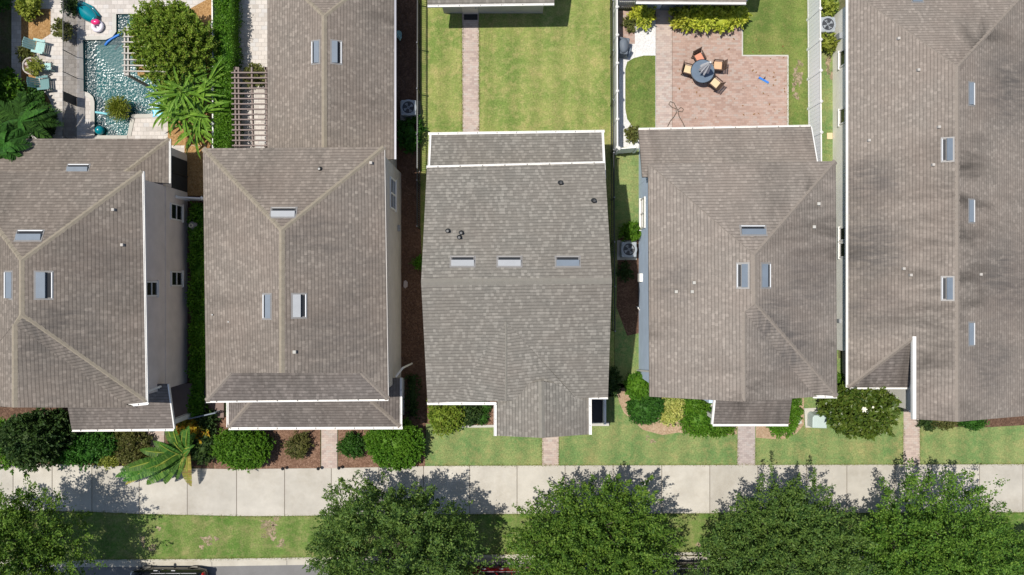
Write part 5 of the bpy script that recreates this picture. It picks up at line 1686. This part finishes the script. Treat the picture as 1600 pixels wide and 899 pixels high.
def adirondack(label, px, py, face, mat):
    c = P(px, py, 0.3)
    t = thing('garden_chair', label, 'chair', (c.x, c.y, 0.01), 'teal chairs by the pool', math.radians(face))
    for sy in (-1, 1):
        MB().box((0.22, 0.25 * sy, 0.18), (0.06, 0.05, 0.36)).build('leg', M[mat], t, local=True)
        MB().box((-0.22, 0.25 * sy, 0.14), (0.06, 0.05, 0.28)).build('leg', M[mat], t, local=True)
        MB().box((0.0, 0.3 * sy, 0.5), (0.6, 0.12, 0.03)).build('armrest', M[mat], t, local=True)
        MB().box((0.22, 0.28 * sy, 0.42), (0.05, 0.04, 0.16)).build('arm_post', M[mat], t, local=True)
    m = MB()
    for k in range(5): m.box((0.22 - k * 0.105, 0, 0.36 - k * 0.02), (0.09, 0.5, 0.025))
    m.build('seat', M[mat], t, local=True)
    m = MB()
    for k in range(5): m.box((-0.4, -0.21 + k * 0.105, 0.62), (0.025, 0.09, 0.7 - 0.04 * abs(k - 2)), 0, Matrix.Rotation(-0.45, 3, 'Y'))
    m.build('backrest', M[mat], t, local=True)


adirondack('pale teal garden chair on the sunny pool deck beside the straw mulch', 63, 74, -12, 'teal_pale')
adirondack('dark teal garden chair standing in dappled shade on the pool deck', 70, 131, 5, 'teal_dull')
q = P(74, 104, 0.45)
sd = thing('side_table', 'small square pale teal side table on the pool deck', 'table', (q.x, q.y, 0.01))
MB().box((q.x, q.y, 0.44), (0.34, 0.34, 0.03)).build('tabletop', M['teal_pale'], sd)
for sx in (-1, 1):
    for sy in (-1, 1): MB().box((q.x + 0.14 * sx, q.y + 0.14 * sy, 0.21), (0.04, 0.04, 0.43)).build('leg', M['teal_pale'], sd)


def pot(label, px, py, r, h, mat='stone_pot'):
    c = P(px, py, h)
    t = thing('plant_pot', label, 'pot', (c.x, c.y, 0.01), 'pots round the pool')
    MB().lathe((c.x, c.y, 0.01), [(r * 0.6, 0), (r * 0.9, h * 0.6), (r, h), (r * 0.86, h), (r * 0.84, h - 0.06)], 24).build('bowl', M[mat], t, smooth=True)
    MB().cyl((c.x, c.y, h - 0.1), r * 0.85, 0.045, 24).build('soil_fill', M['mulch_dark'], t)
    return c


pot('wide pale stone bowl of stones and a small plant by the pool', 48, 103, 0.46, 0.35)
c = P(48, 103, 0.35)
for k, (dx, dy, r) in enumerate(((-0.2, 0.1, 0.13), (-0.05, 0.22, 0.1), (-0.12, -0.12, 0.12), (0.05, -0.25, 0.11))):
    tag(MB().ball((c.x + dx, c.y + dy, 0.33), r, (1, 0.8, 0.6), n=10, m=7).build('rock', M['stone']), ['largest pinkish rock in the pale stone bowl', 'upper rock in the pale stone bowl, nearest its rim', 'lower left rock in the pale stone bowl', 'rock in the pale stone bowl nearest the bottom rim'][k], 'rock', 'rocks in the bowl')
shrub('potted_plant', 'green plant growing in the wide pale stone bowl', 57, 104, 9, 0.5, 'leaf_lime', 'plant', None, 0.1, z0=0.3)
pot('small dark pot on the mesh fence line by the pool', 99, 48, 0.2, 0.4, 'black_metal')
shrub('potted_plant', 'dark spiky plant in the small pot by the mesh fence', 99, 48, 10, 0.5, 'leaf_olive', 'plant', None, 0.16, z0=0.35)

# papyrus in the pool corner
c = P(190, 172, 0.0)
pp = thing('papyrus_plant', 'round yellow green papyrus in a tub at the pool edge', 'plant', (c.x, c.y, -0.1))
MB().lathe((c.x, c.y, -0.35), [(0.3, 0), (0.38, 0.35), (0.42, 0.42), (0.36, 0.42), (0.34, 0.34), (0.01, 0.34)], 20).build('tub', M['stone_pot'], pp, smooth=True)
rng = np.random.default_rng(9)
parts = []
for k in range(150):
    a = rng.uniform(0, 6.28); L = rng.uniform(0.3, 0.72)
    parts.append(blade((c.x + rng.uniform(-.12, .12), c.y + rng.uniform(-.12, .12), 0.05 + rng.uniform(0, 0.3)), a, L, 0.05, rng.uniform(0.3, 0.9), rng.uniform(0.1, 0.6), 5))
V, F = join(parts); np_mesh('blades', V, F, M['leaf_papyrus'], pp)
n_ = 1500
d = unit(rng.normal(size=(n_, 3))); d[:, 2] = np.abs(d[:, 2])
C = np.array([c.x, c.y, 0.3]) + d * rng.uniform(0.25, 0.6, (n_, 1)) * np.array([1.05, 1.05, 0.8])
L = rng.uniform(0.08, 0.2, n_)
V, F = leaf_quads(C, d + rng.normal(scale=0.5, size=d.shape), rng.normal(size=d.shape) + np.array([0, 0, 1]), L, L * 0.2)
np_mesh('tufts', V, F, M['leaf_papyrus'], pp)

# ------------------------------------------------------------------ planting
hedge('hedge', 'tall dense green hedge between pool garden and pergola yard', (P(336, 0, 1.5).x, 6.4, P(361, 0, 1.5).x, 16.6), 1.55, 'leaf_bright', 0, 0)
# crape myrtle by the pool
rng = np.random.default_rng(21)
c = P(261, 62, 2.0)
cr = thing('crape_myrtle', 'big round green bush with reddish tips beside the pool', 'bush', (c.x, c.y, 0))
MB().tube([(c.x, c.y, 0), (c.x, c.y + 0.05, 1.2)], [0.14, 0.1], 8).build('trunk', M['bark'], cr)
A = crown_leaves(rng, (c.x, c.y, 1.7), (1.95, 1.75, 1.25), 680, 60, 0.11, 0.3, 0.8, -0.4, 0.5, 0.7)
B = crown_leaves(rng, (c.x, c.y, 1.6), (1.6, 1.6, 1.0), 260, 36, 0.17, 0.2, 0.4, -0.3, 0.5)
V, F = join([A, B]); np_mesh('crown', V, F, M['leaf_crape'], cr)
# large spiky succulent-like clump
c = P(299, 155, 1.2)
ag = thing('agave_clump', 'large spiky bright green clump with long arching leaves', 'plant', (c.x, c.y, 0))
parts = []
for (ox, oy, oz) in ((0.0, 0.9, 1.7), (0.35, 0.1, 1.5), (-0.7, 0.35, 1.3), (0.6, -0.7, 1.2), (-0.25, -0.8, 1.3), (0.3, -1.5, 0.9), (-0.2, 0.2, 2.0), (0.9, 0.7, 1.1), (-1.0, -0.5, 0.8)):
    for k in range(22):
        a = 2 * math.pi * k / 22 + rng.uniform(-0.25, 0.25)
        parts.append(blade((c.x + ox, c.y + oy, oz * 0.6 + 0.7), a, rng.uniform(1.0, 2.1), rng.uniform(0.1, 0.16), rng.uniform(0.3, 1.5), rng.uniform(0.4, 1.3), 8, 0, None, 0.7))
V, F = join(parts); np_mesh('leaves', V, F, M['leaf_agave'], ag)
MB().tube([(c.x, c.y, 0), (c.x, c.y, 0.9)], [0.16, 0.1], 8).build('stem', M['bark'], ag)
parts = []
for k in range(26):
    a = rng.uniform(3.6, 5.8)
    parts.append(blade((c.x + rng.normal(scale=0.3), c.y - 1.3 + rng.normal(scale=0.2), 0.3), a, rng.uniform(0.6, 1.3), 0.12, 0.3, 0.45, 6, 0.3, rng))
V, F = join(parts); np_mesh('dry_leaves', V, F, M['dry_leaf'], ag)
# palms at the left edge
for (px, py, lab, sd_, L0, k0, hh) in ((28, 188, 'dark green feathery palm at the left edge overhanging the roof', 1, 1.65, 17, 2.6), (2, 228, 'small dark palm clump by the left roof corner', 2, 1.15, 11, 3.4)):
    rng = np.random.default_rng(sd_ + 60)
    c = P(px, py, hh)
    t = thing('palm_tree', lab, 'palm', (c.x, c.y, 0), 'palms at the left edge')
    MB().tube([(c.x, c.y, 0), (c.x + 0.1, c.y, hh - 0.1)], [0.14, 0.09], 8).build('trunk', M['bark'], t)
    parts = []
    for k in range(k0):
        a = 2 * math.pi * k / k0 + rng.uniform(-0.2, 0.2)
        parts.append(frond((c.x + 0.1, c.y, hh), a, L0 * rng.uniform(0.75, 1.15), rng.uniform(0.2, 0.9), rng.uniform(0.7, 1.5), rng, 0.36, 30))
    V, F = join(parts); np_mesh('fronds', V, F, M['leaf_palm'], t)
    parts = []
    for k in range(6):
        a = rng.uniform(-0.5, 1.4) if k % 2 else rng.uniform(3.5, 6.0)
        parts.append(blade((c.x + 0.1, c.y, hh), a, L0 * rng.uniform(0.7, 1.15), 0.3, rng.uniform(0.5, 1.0), rng.uniform(0.6, 1.2), 14, 0.3, rng, 0.4))
    V, F = join(parts); np_mesh('broad_leaves', V, F, M['leaf_deep'], t)
c = P(24, 222, 3.2)
t = thing('banana_leaf', 'bright yellow green paddle leaf lying over the left roof corner', 'leaf', (c.x, c.y, 0))
A = blade((c.x - 0.4, c.y - 0.5, 3.1), 0.75, 1.15, 0.36, 0.25, 0.2, 10); np_mesh('paddle', A[0], A[1], M['leaf_yellow'], t)
MB().tube([(c.x - 0.4, c.y - 0.5, 3.1), (c.x - 0.8, c.y - 0.4, 1.5), (c.x - 0.9, c.y + 1.9, 0)], 0.03, 6).build('stalk', M['leaf_agave'], t)
shrub('shrub', 'bright leafy shrub under the palm at the left edge', 12, 140, 24, 1.1, 'leaf_bright', leaf=0.17)
shrub('shrub', 'dark leafy shrub below the straw mulch beside the palm', 40, 165, 26, 0.9, 'leaf_deep', leaf=0.17)
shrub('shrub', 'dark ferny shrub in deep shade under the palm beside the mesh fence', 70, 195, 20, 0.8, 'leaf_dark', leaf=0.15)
shrub('shrub', 'yellow green shrub at the top edge above the straw mulch', 46, 8, 18, 0.9, 'leaf_lime', leaf=0.16)
shrub('shrub', 'small red flowering bush in the top left corner', 2, 2, 8, 1.3, 'leaf_deep', leaf=0.12, flowers=('petal_red', 14))
shrub('shrub', 'weedy little plant at the lower end of the straw mulch', 41, 83, 8, 0.3, 'leaf_olive', 'plant', leaf=0.12)
shrub('shrub', 'dark bushy plant behind the mesh fence at the top', 110, 8, 11, 0.8, 'leaf_dark', leaf=0.13)
shrub('shrub', 'low straggly yellow green plant under the top end of the pergola', 396, 118, 14, 0.4, 'leaf_olive', 'plant', leaf=0.15)
# between house one and two
hedge('shrub_row', 'narrow row of dark green shrubs between the two left houses', (P(297, 0, .8).x, P(0, 650, .8).y, P(319, 0, .8).x, P(0, 318, .8).y), 0.75, 'leaf_bright', 0, 0, 8, 0.15, 'shrub row')
# front of house one
shrub('shrub', 'large dark leafed tree-like shrub at the left edge by the sidewalk', 45, 682, 58, 3.0, 'leaf_dark', leaf=0.17, ry=42, flowers=None)
shrub('shrub', 'bright leafy lower shrub at the far left by the sidewalk', 8, 690, 30, 1.6, 'leaf_bright', leaf=0.17)
shrub('shrub', 'glossy green rounded shrub below the left porch gutter', 128, 699, 32, 1.2, 'leaf_deep', leaf=0.14, ry=30)
shrub('shrub', 'dark shrub between the glossy shrub and the olive shrub', 168, 690, 20, 1.1, 'leaf_deep', leaf=0.14)
shrub('shrub', 'olive brown twiggy shrub left of the narrow brick walk', 203, 698, 25, 0.9, 'leaf_olive', leaf=0.11, ry=32)
shrub('croton', 'yellow and orange leaved croton beside the left porch corner', 300, 672, 19, 0.9, 'leaf_croton', 'plant', leaf=0.2, dens=0.8)
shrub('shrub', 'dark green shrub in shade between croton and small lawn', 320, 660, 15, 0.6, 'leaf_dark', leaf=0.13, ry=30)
shrub('shrub', 'deep green shrub under the left end of the porch gutter', 92, 668, 26, 1.6, 'leaf_dark', leaf=0.15, ry=24)
shrub('shrub', 'low green shrub along the sidewalk edge left of the glossy shrub', 92, 706, 22, 0.8, 'leaf_deep', leaf=0.13, ry=14)
shrub('shrub', 'low pale green groundcover along the sidewalk before the olive shrub', 170, 718, 24, 0.4, 'leaf_lime', 'groundcover', leaf=0.11, ry=8)
shrub('shrub', 'dark foliage clump below the croton beside the banana plant', 318, 695, 16, 0.9, 'leaf_dark', leaf=0.16, ry=26)
# banana plant
c = P(296, 705, 0.5)
bn = thing('banana_plant', 'big banana plant with torn leaves leaning over the sidewalk', 'plant', (c.x, c.y, 0))
rng = np.random.default_rng(77)
for k in range(4):
    MB().tube([(c.x + 0.2 * k - 0.3, c.y + 0.1 * (k % 2), 0), (c.x + 0.16 * k - 0.45, c.y - 0.05, 1.2)], [0.1, 0.06], 8).build('stem', M['leaf_olive'], bn)
for az, L, w, rise, dr, kind in ((199, 4.1, .6, 1.7, 1.5, 0), (204, 3.7, .62, 2.0, 1.6, 0), (210, 3.4, .6, 1.6, 1.7, 0), (195, 3.2, .55, 2.1, 1.4, 0), (189, 2.6, .5, 1.6, 1.0, 0), (217, 3.0, .58, 1.3, 1.6, 0), (226, 2.4, .55, 1.3, 1.5, 0), (238, 2.0, .5, 1.2, 1.4, 0), (250, 1.7, .45, 1.0, 1.2, 0), (206, 2.4, .6, 2.2, 1.2, 0), (214, 2.0, .55, 2.1, 1.1, 0), (196, 1.8, .5, 2.2, 1.0, 0),
                              (272, 2.1, .5, 0.9, 1.2, 1), (211, 3.9, .36, 1.0, 1.3, 1), (120, 1.5, .45, 1.5, 1.0, 0), (80, 1.3, .4, 1.6, 1.0, 0), (40, 0.8, .3, 1.4, 0.9, 0), (150, 1.8, .5, 1.7, 1.0, 0), (172, 2.1, .5, 1.8, 1.2, 0), (95, 1.9, .42, 1.9, 1.0, 0), (70, 1.7, .4, 2.0, 0.9, 0), (110, 2.0, .42, 1.6, 1.2, 0), (20, 0.9, .3, 1.2, 1.0, 0), (135, 1.5, .4, 2.0, 1.0, 0), (60, 1.2, .35, 1.3, 1.3, 0)):
    A = blade((c.x + rng.uniform(-.25, .1), c.y + rng.uniform(-.2, .25), 0.9), math.radians(az), L * 1.08, w * 1.02, rise, dr, 40, 0.65 if L > 2 else 0.4, rng, 0.35)
    lf1 = np_mesh('leaf', A[0], A[1], M['leaf_banana_edge' if kind else 'leaf_banana'], bn)
    ar = math.radians(az); V_ = A[0]
    B = blade((V_[0][0], V_[0][1], 0.93), ar, L * 0.97, 0.05, rise, dr, 14)
    np_mesh('midrib', B[0], B[1], M['leaf_lime'], lf1)
q = P(247, 704, 1.2)
fl = MB()
for k in range(5): fl.tube([(q.x, q.y, 1.2), (q.x + 0.14 * math.cos(k * 1.1), q.y + 0.12 * math.sin(k * 1.1) - .05, 1.35)], [0.05, 0.01], 6)
fl.build('flower', M['petal_orange'], bn)
# house two front
shrub('clipped_shrub', 'large clipped bright green shrub at the left of the bark bed', 380, 701, 46, 1.5, 'leaf_bright', clip=True, leaf=0.1, ry=33, dens=1.3)
shrub('clipped_shrub', 'large clipped round bright green shrub at the right of the bark bed', 617, 694, 45, 1.6, 'leaf_bright', clip=True, leaf=0.1, ry=40, dens=1.3)
shrub('shrub', 'small rounded shrub left of the brick front walk in bark', 467, 697, 18.5, 0.7, 'leaf_olive', leaf=0.09, seed=3)
shrub('shrub', 'small rounded shrub right of the brick front walk in bark', 549, 695, 18.5, 0.7, 'leaf_deep', leaf=0.09)
hedge('groundcover_strip', 'dim strip of low green plants in the shaded mulch beside the second house', (P(636, 0, .3).x, P(0, 655, .3).y, P(652, 0, .3).x, P(0, 585, .3).y), 0.3, 'leaf_dark', 0, 0, 4, 0.13, 'groundcover', 0.35)
shrub('shrub', 'shaded green shrub beside the picket fence near the second house', 640, 215, 13, 0.6, 'leaf_deep', leaf=0.13, ry=28)
shrub('shrub', 'small green shrub tucked under the left edge of the grey roof', 655, 410, 6, 0.6, 'leaf_bright', leaf=0.1)
# house three front
shrub('shrub', 'light green leafy shrub at the left front corner of the grey roof', 694, 652, 29, 1.3, 'leaf_crape', leaf=0.11, ry=22)
shrub('shrub', 'dark shrub beside the light green one under the white gutter', 733, 646, 17, 0.8, 'leaf_dark', leaf=0.11)
for px, py, lab in ((748, 641, 'small clipped ball shrub nearest the white gutter'), (757, 637, 'small clipped ball shrub nearest the bay roof'), (752.5, 654, 'small clipped ball shrub nearest the front lawn')):
    shrub('ball_shrub', lab, px, py, 8.5, 0.45, 'leaf_deep', clip=True, leaf=0.06, group='small clipped balls in the red mulch')
# side of house four
shrub('shrub', 'bright green shrub above the air conditioner at the blue wall', 986, 362, 13, 0.9, 'leaf_bright', leaf=0.14)
shrub('shrub', 'low dark weeds in the mulch below the air conditioner', 976, 425, 9, 0.25, 'leaf_dark', 'plant', leaf=0.12)
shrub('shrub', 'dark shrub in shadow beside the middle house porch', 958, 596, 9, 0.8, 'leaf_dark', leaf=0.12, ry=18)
shrub('round_shrub', 'bright green round shrub at the lower end of the blue wall', 999, 604, 22, 1.3, 'leaf_bright', clip=True, leaf=0.1)
shrub('round_shrub', 'deep green broad shrub in the tan mulch bed', 1008, 637, 29, 1.2, 'leaf_deep', clip=True, leaf=0.1, ry=25)
shrub('variegated_shrub', 'pale yellow variegated plant close under the tan roof', 1051, 632, 19, 0.7, 'leaf_varieg', leaf=0.11, ry=13)
shrub('variegated_shrub', 'yellow variegated plant at the front of the tan mulch', 1044, 651, 18, 0.6, 'leaf_varieg', leaf=0.11, ry=10)
shrub('round_shrub', 'bright green shrub beside the blue porch corner', 1086, 634, 17, 1.2, 'leaf_bright', leaf=0.11)
shrub('round_shrub', 'large bright green shrub left of the porch gutter', 1092, 655, 24, 1.2, 'leaf_bright', leaf=0.11, ry=22)
shrub('round_shrub', 'low green shrub in front of the porch gutter', 1120, 669, 25, 0.7, 'leaf_bright', leaf=0.1, ry=9)
shrub('groundcover', 'bright green groundcover right of the small front porch', 1241, 642, 7.5, 0.6, 'leaf_bright', 'groundcover', leaf=0.11, ry=22)
shrub('groundcover', 'bright green groundcover under the right end of the porch gutter', 1222, 669, 20, 0.5, 'leaf_bright', 'groundcover', leaf=0.11, ry=8)
# magnolia
c = P(1350, 640, 2.6)
mg = thing('magnolia_tree', 'round glossy magnolia tree with white blooms before the cream house', 'tree', (c.x, c.y, 0))
rng = np.random.default_rng(5)
MB().tube([(c.x, c.y, 0), (c.x + 0.05, c.y, 1.5), (c.x, c.y, 3.0)], [0.13, 0.1, 0.04], 8).build('trunk', M['bark'], mg)
A = crown_leaves(rng, (c.x, c.y, 2.0), (1.5, 1.12, 1.6), 560, 22, 0.21, 0.3, 0.7, -0.4, 0.4, 0.6)
B = crown_leaves(rng, (c.x, c.y, 1.9), (1.1, 0.85, 1.2), 220, 20, 0.21, 0.2, 0.4, -0.3, 0.4)
V, F = join([A, B]); np_mesh('crown', V, F, M['leaf_magnolia'], mg)
for k in range(5):
    a = rng.uniform(0, 6.28); r = math.sqrt(rng.random()) * 0.85
    q = Vector((c.x + 1.45 * r * math.cos(a), c.y + 1.1 * r * math.sin(a), 2.05 + 1.6 * math.sqrt(1 - r * r)))
    m = MB()
    for i in range(6):
        aa = i * 1.047; s_ = 0.1 if k == 0 else 0.04
        m.add([q, q + Vector((s_ * math.cos(aa - .5), s_ * math.sin(aa - .5), 0.04)), q + Vector((1.6 * s_ * math.cos(aa), 1.6 * s_ * math.sin(aa), 0.07)), q + Vector((s_ * math.cos(aa + .5), s_ * math.sin(aa + .5), 0.04))], [(0, 1, 2, 3)])
    m.build('flower', M['petal_white'], mg)
shrub('shrub', 'dry brown twiggy shrub left of the magnolia tree', 1298, 637, 13, 0.6, 'leaf_olive', leaf=0.09, dens=0.6)
shrub('shrub', 'reddish dark shrub at the right of the pink brick walk', 1447, 660, 9, 0.5, 'leaf_dark', leaf=0.1)
shrub('shrub', 'olive green low shrub under the front edge of the beige roof', 1475, 659, 20, 0.5, 'leaf_olive', leaf=0.1, ry=7)
shrub('shrub', 'dark green low shrub under the front edge of the beige roof', 1520, 661, 24, 0.5, 'leaf_deep', leaf=0.1, ry=6)
shrub('shrub', 'bright yellow green bush at the top by the tall white fence', 1293, 6, 11, 1.0, 'leaf_lime', leaf=0.14, ry=14)
shrub('shrub', 'bright yellow green bush just below the air conditioner by the white fence', 1294, 68, 12, 1.0, 'leaf_lime', leaf=0.14, ry=13)
shrub('shrub', 'green sprig at the lower end of the gap beside the cream house', 1312, 596, 7, 0.6, 'leaf_bright', leaf=0.13)
# yellow shrubs behind the patio
shrub('yellow_shrub', 'yellow green round shrub on the white pebbles by the blue garage', 1004, 25, 15, 0.8, 'leaf_yellow', leaf=0.15)
for px, py, r, lab in ((1065, 30, 15, 'leftmost yellow green shrub of the row behind the patio'), (1086, 31, 14, 'second yellow green shrub from the left in the row behind the patio'), (1106, 29, 14, 'third yellow green shrub from the left in the row behind the patio'), (1128, 30, 14, 'fourth yellow green shrub from the left in the row behind the patio'), (1149, 25, 16, 'rightmost yellow green shrub of the row behind the patio')):
    shrub('yellow_shrub', lab, px, py, r, 0.8, 'leaf_yellow', group='yellow shrubs in a row behind the patio', leaf=0.2, dens=0.75, ry=r + 2)
shrub('weed_tuft', 'sparse green weed growing through the brick bed', 985, 38, 6, 0.2, 'leaf_olive', 'plant', leaf=0.12, dens=0.5)
shrub('weed_tuft', 'dry tan grass tuft on the white pebbles by the house corner', 989, 210, 6, 0.3, 'leaf_olive', 'plant', leaf=0.16, dens=0.5)

# ragged grass creeping over the walk edges
rng = np.random.default_rng(404)
C = []


def fringe(a, b_, n, spread=1.4):
    for _ in range(n):
        t = rng.random()
        q = P(a[0] + (b_[0] - a[0]) * t, a[1] + (b_[1] - a[1]) * t + 0, 0.02)
        d = Vector((-(b_[1] - a[1]), b_[0] - a[0], 0))
        d = Vector((d.x, -d.y, 0)).normalized()
        q += d * rng.normal(scale=0.028 * spread)
        C.append(tuple(q))


for (xa, ya), (xb, yb) in zip(tb[5:], tb[6:]): fringe((xa, ya), (xb, yb), int((xb - xa) * 5.0))
for (xa, ya), (xb, yb) in zip(bb, bb[1:]): fringe((xa, ya), (xb, yb), int((xb - xa) * 5.0))
for (xa, ya), (xb, yb) in zip(kl, kl[1:]): fringe((xa, ya - 4.6), (xb, yb - 4.6), int((xb - xa) * 4.0))
for x0, ya, yb in ((847, 684, 727), (873, 684, 727), (1152.5, 686, 727), (1180, 686, 727), (1411.8, 660, 726), (1437.2, 660, 726), (722.5, 35, 205), (748.5, 35, 205), (1231.5, 90, 197)):
    fringe((x0, ya), (x0, yb), int((yb - ya) * 5))
C = np.array(C)
D = rng.normal(size=C.shape) + np.array([0, 0, 0.35])
L = rng.uniform(0.03, 0.085, len(C))
V, F = leaf_quads(C, D, rng.normal(size=C.shape) + np.array([0, 0, 1.2]), L, L * 0.3)
tag(np_mesh('grass_fringe', V, F, M['leaf_fringe']), 'ragged grass blades along the edges of the walks', None, None, 'stuff')

# ------------------------------------------------------------------ street trees
oak('oak tree at the left end of the verge by the black car', -23.5, -12.9, 3.15, 7.2, 11, 'leaf_oak', n=620)
oak('wide oak tree over the white parked car, second from left', -5.65, -13.0, 3.75, 6.6, 42, 'leaf_oak2', n=900)
oak('dense dark oak tree in the middle of the verge', 3.8, -12.95, 3.25, 5.9, 33, 'leaf_oak', n=900)
oak('wide oak tree right of the dark pickup, second from right end', 12.85, -13.0, 3.35, 5.7, 54, 'leaf_oak2', n=880)
oak('oak tree with ragged upper edge before the pink brick walk', 19.9, -13.4, 3.25, 5.8, 65, 'leaf_oak', n=900)
oak('small oak tree cut by the right edge of the picture', 25.2, -14.2, 2.4, 5.0, 16, 'leaf_oak2', n=420)


# ------------------------------------------------------------------ cars
def car(name, label, cx, cy, paint, L=4.6, W=1.84, Hh=1.66, rz=0.0, kind='suv'):
    t = thing(name, label, 'car' if kind != 'pickup' else 'pickup', (cx, cy, -0.145), 'cars parked along the kerb', rz)
    zb = 0.62 * Hh
    # lower body: rounded sections along the length
    st = [(-L / 2, .80, .34, .72), (-L / 2 + .12, .93, .26, .86), (-L / 2 + .5, 1, .22, zb / Hh * 1.0 * Hh / 1.0 if False else zb), (-.3, 1, .2, zb), (L * .2, 1, .2, zb), (L / 2 - .75, .99, .22, zb - .08), (L / 2 - .18, .92, .26, zb - .22), (L / 2, .78, .34, zb - .36)]
    V, F = [], []
    for x, w, z0, z1 in st:
        hw = W / 2 * w
        V += [(x, -hw * .86, z0), (x, -hw, z0 + .14), (x, -hw, z1 - .2), (x, -hw * .93, z1 - .04), (x, -hw * .8, z1), (x, hw * .8, z1), (x, hw * .93, z1 - .04), (x, hw, z1 - .2), (x, hw, z0 + .14), (x, hw * .86, z0)]
    for i in range(len(st) - 1):
        for k in range(10):
            F.append((i * 10 + k, i * 10 + (k + 1) % 10, (i + 1) * 10 + (k + 1) % 10, (i + 1) * 10 + k))
    F += [tuple(range(10))[::-1], tuple((len(st) - 1) * 10 + k for k in range(10))]
    MB().add(V, F).build('body', M[paint], t, local=True, smooth=True, bevel=0.02)
    x0, x1 = (-L / 2 + .3, L * .2) if kind != 'pickup' else (-.7, L * .22)
    f0, f1 = (x0 + .3, x1 - .75)
    hb, ht = W / 2 * .9, W / 2 * .7
    gz = Hh - .06
    g = MB().add([(x0, -hb, zb), (x1, -hb, zb), (x1, hb, zb), (x0, hb, zb), (f0, -ht, gz), (f1, -ht, gz), (f1, ht, gz), (f0, ht, gz)], [(0, 3, 2, 1), (4, 5, 6, 7), (0, 1, 5, 4), (1, 2, 6, 5), (2, 3, 7, 6), (3, 0, 4, 7)])
    g.build('window', M['car_glass'], t, local=True, bevel=0.05)
    MB().box(((f0 + f1) / 2, 0, gz + .03), (f1 - f0 + .12, ht * 2 + .1, .07)).build('roof', M[paint], t, local=True, bevel=0.03)
    for sy in (-1, 1):
        for u in (0.0, 0.36, 0.68, 1.0):
            xb, xt = x0 + (x1 - x0) * u, f0 + (f1 - f0) * u
            MB().tube([(xb, sy * (hb + .005), zb - .02), (xt, sy * (ht + .01), gz + .02)], .035, 6).build('pillar', M[paint], t, local=True)
        if kind == 'suv':
            MB().tube([(f0 + .1, sy * ht * .95, gz + .12), (f1 - .1, sy * ht * .95, gz + .12)], .022, 6).build('roof_rail', M['chrome'], t, local=True)
        MB().tube([(x0 + .1, sy * (hb + .02), zb + .01), (x1 - .05, sy * (hb + .02), zb + .01)], .014, 6).build('window_trim', M['chrome'], t, local=True)
        MB().ball((x1 - .55, sy * (W / 2 + .08), zb + .1), .11, (.7, 1, .7), n=10, m=8).build('mirror', M[paint], t, local=True, smooth=True)
        for xx in (-.35, .55):
            MB().box((xx, sy * (W / 2 + .012), zb - .16), (.2, .03, .04)).build('door_handle', M['chrome'], t, local=True)
        MB().ball((L / 2 - .2, sy * W * .36, zb - .34), .16, (.9, 1.1, .6), n=10, m=8).build('headlight', M['lamp_clear'], t, local=True, smooth=True)
        MB().ball((-L / 2 + .1, sy * W * .4, zb - .15), .15, (.6, .9, 1.2), n=10, m=8).build('tail_light', M['lamp_red'], t, local=True, smooth=True)
        for xx in (-L * .3, L * .31):
            tmp = MB().torus((0, 0, 0), .25, .1, 24, 8)
            w = MB().add([(xx + v[0], sy * (W / 2 - .09) + v[2], .34 + v[1]) for v in tmp.v], tmp.f).build('wheel', M['rubber'], t, local=True, smooth=True)
            r = MB()
            tmp = MB().cyl((0, 0, -.06), .2, .12, 16)
            r.add([(xx + v[0], sy * (W / 2 - .06) + v[2], .34 + v[1]) for v in tmp.v], tmp.f).build('rim', M['chrome'], w, local=True)
    if kind == 'pickup':
        MB().box((-L * .33, 0, zb + .01), (L * .3, W * .74, .03)).build('bed_cover', M['black_metal'], t, local=True)
        for sy in (-1, 1): MB().tube([(-L / 2 + .15, sy * W * .42, zb + .04), (-.75, sy * W * .42, zb + .04)], .03, 6).build('bed_rail', M['grey_rail'], t, local=True)
    MB().box((0, 0, zb - .35), (L * .7, W + .02, .03)).build('side_moulding', M['black_metal'], t, local=True, bevel=0.008)
    return t


car('parked_car', 'black car with roof rails parked along the kerb at left', -17.7, -15.42, 'paint_black', 4.0, 1.82, 1.62, math.pi)
car('parked_car', 'white car hidden under the second oak from left', -7.6, -15.75, 'paint_white', 4.5, 1.84, 1.6, 0.0)
car('parked_car', 'dark red car showing between two oaks', -0.9, -15.35, 'paint_red', 4.3, 1.8, 1.5, math.pi)
car('pickup_truck', 'dark grey pickup showing between two oaks right of centre', 8.9, -15.2, 'paint_grey', 5.2, 1.95, 1.8, 0.01, 'pickup')
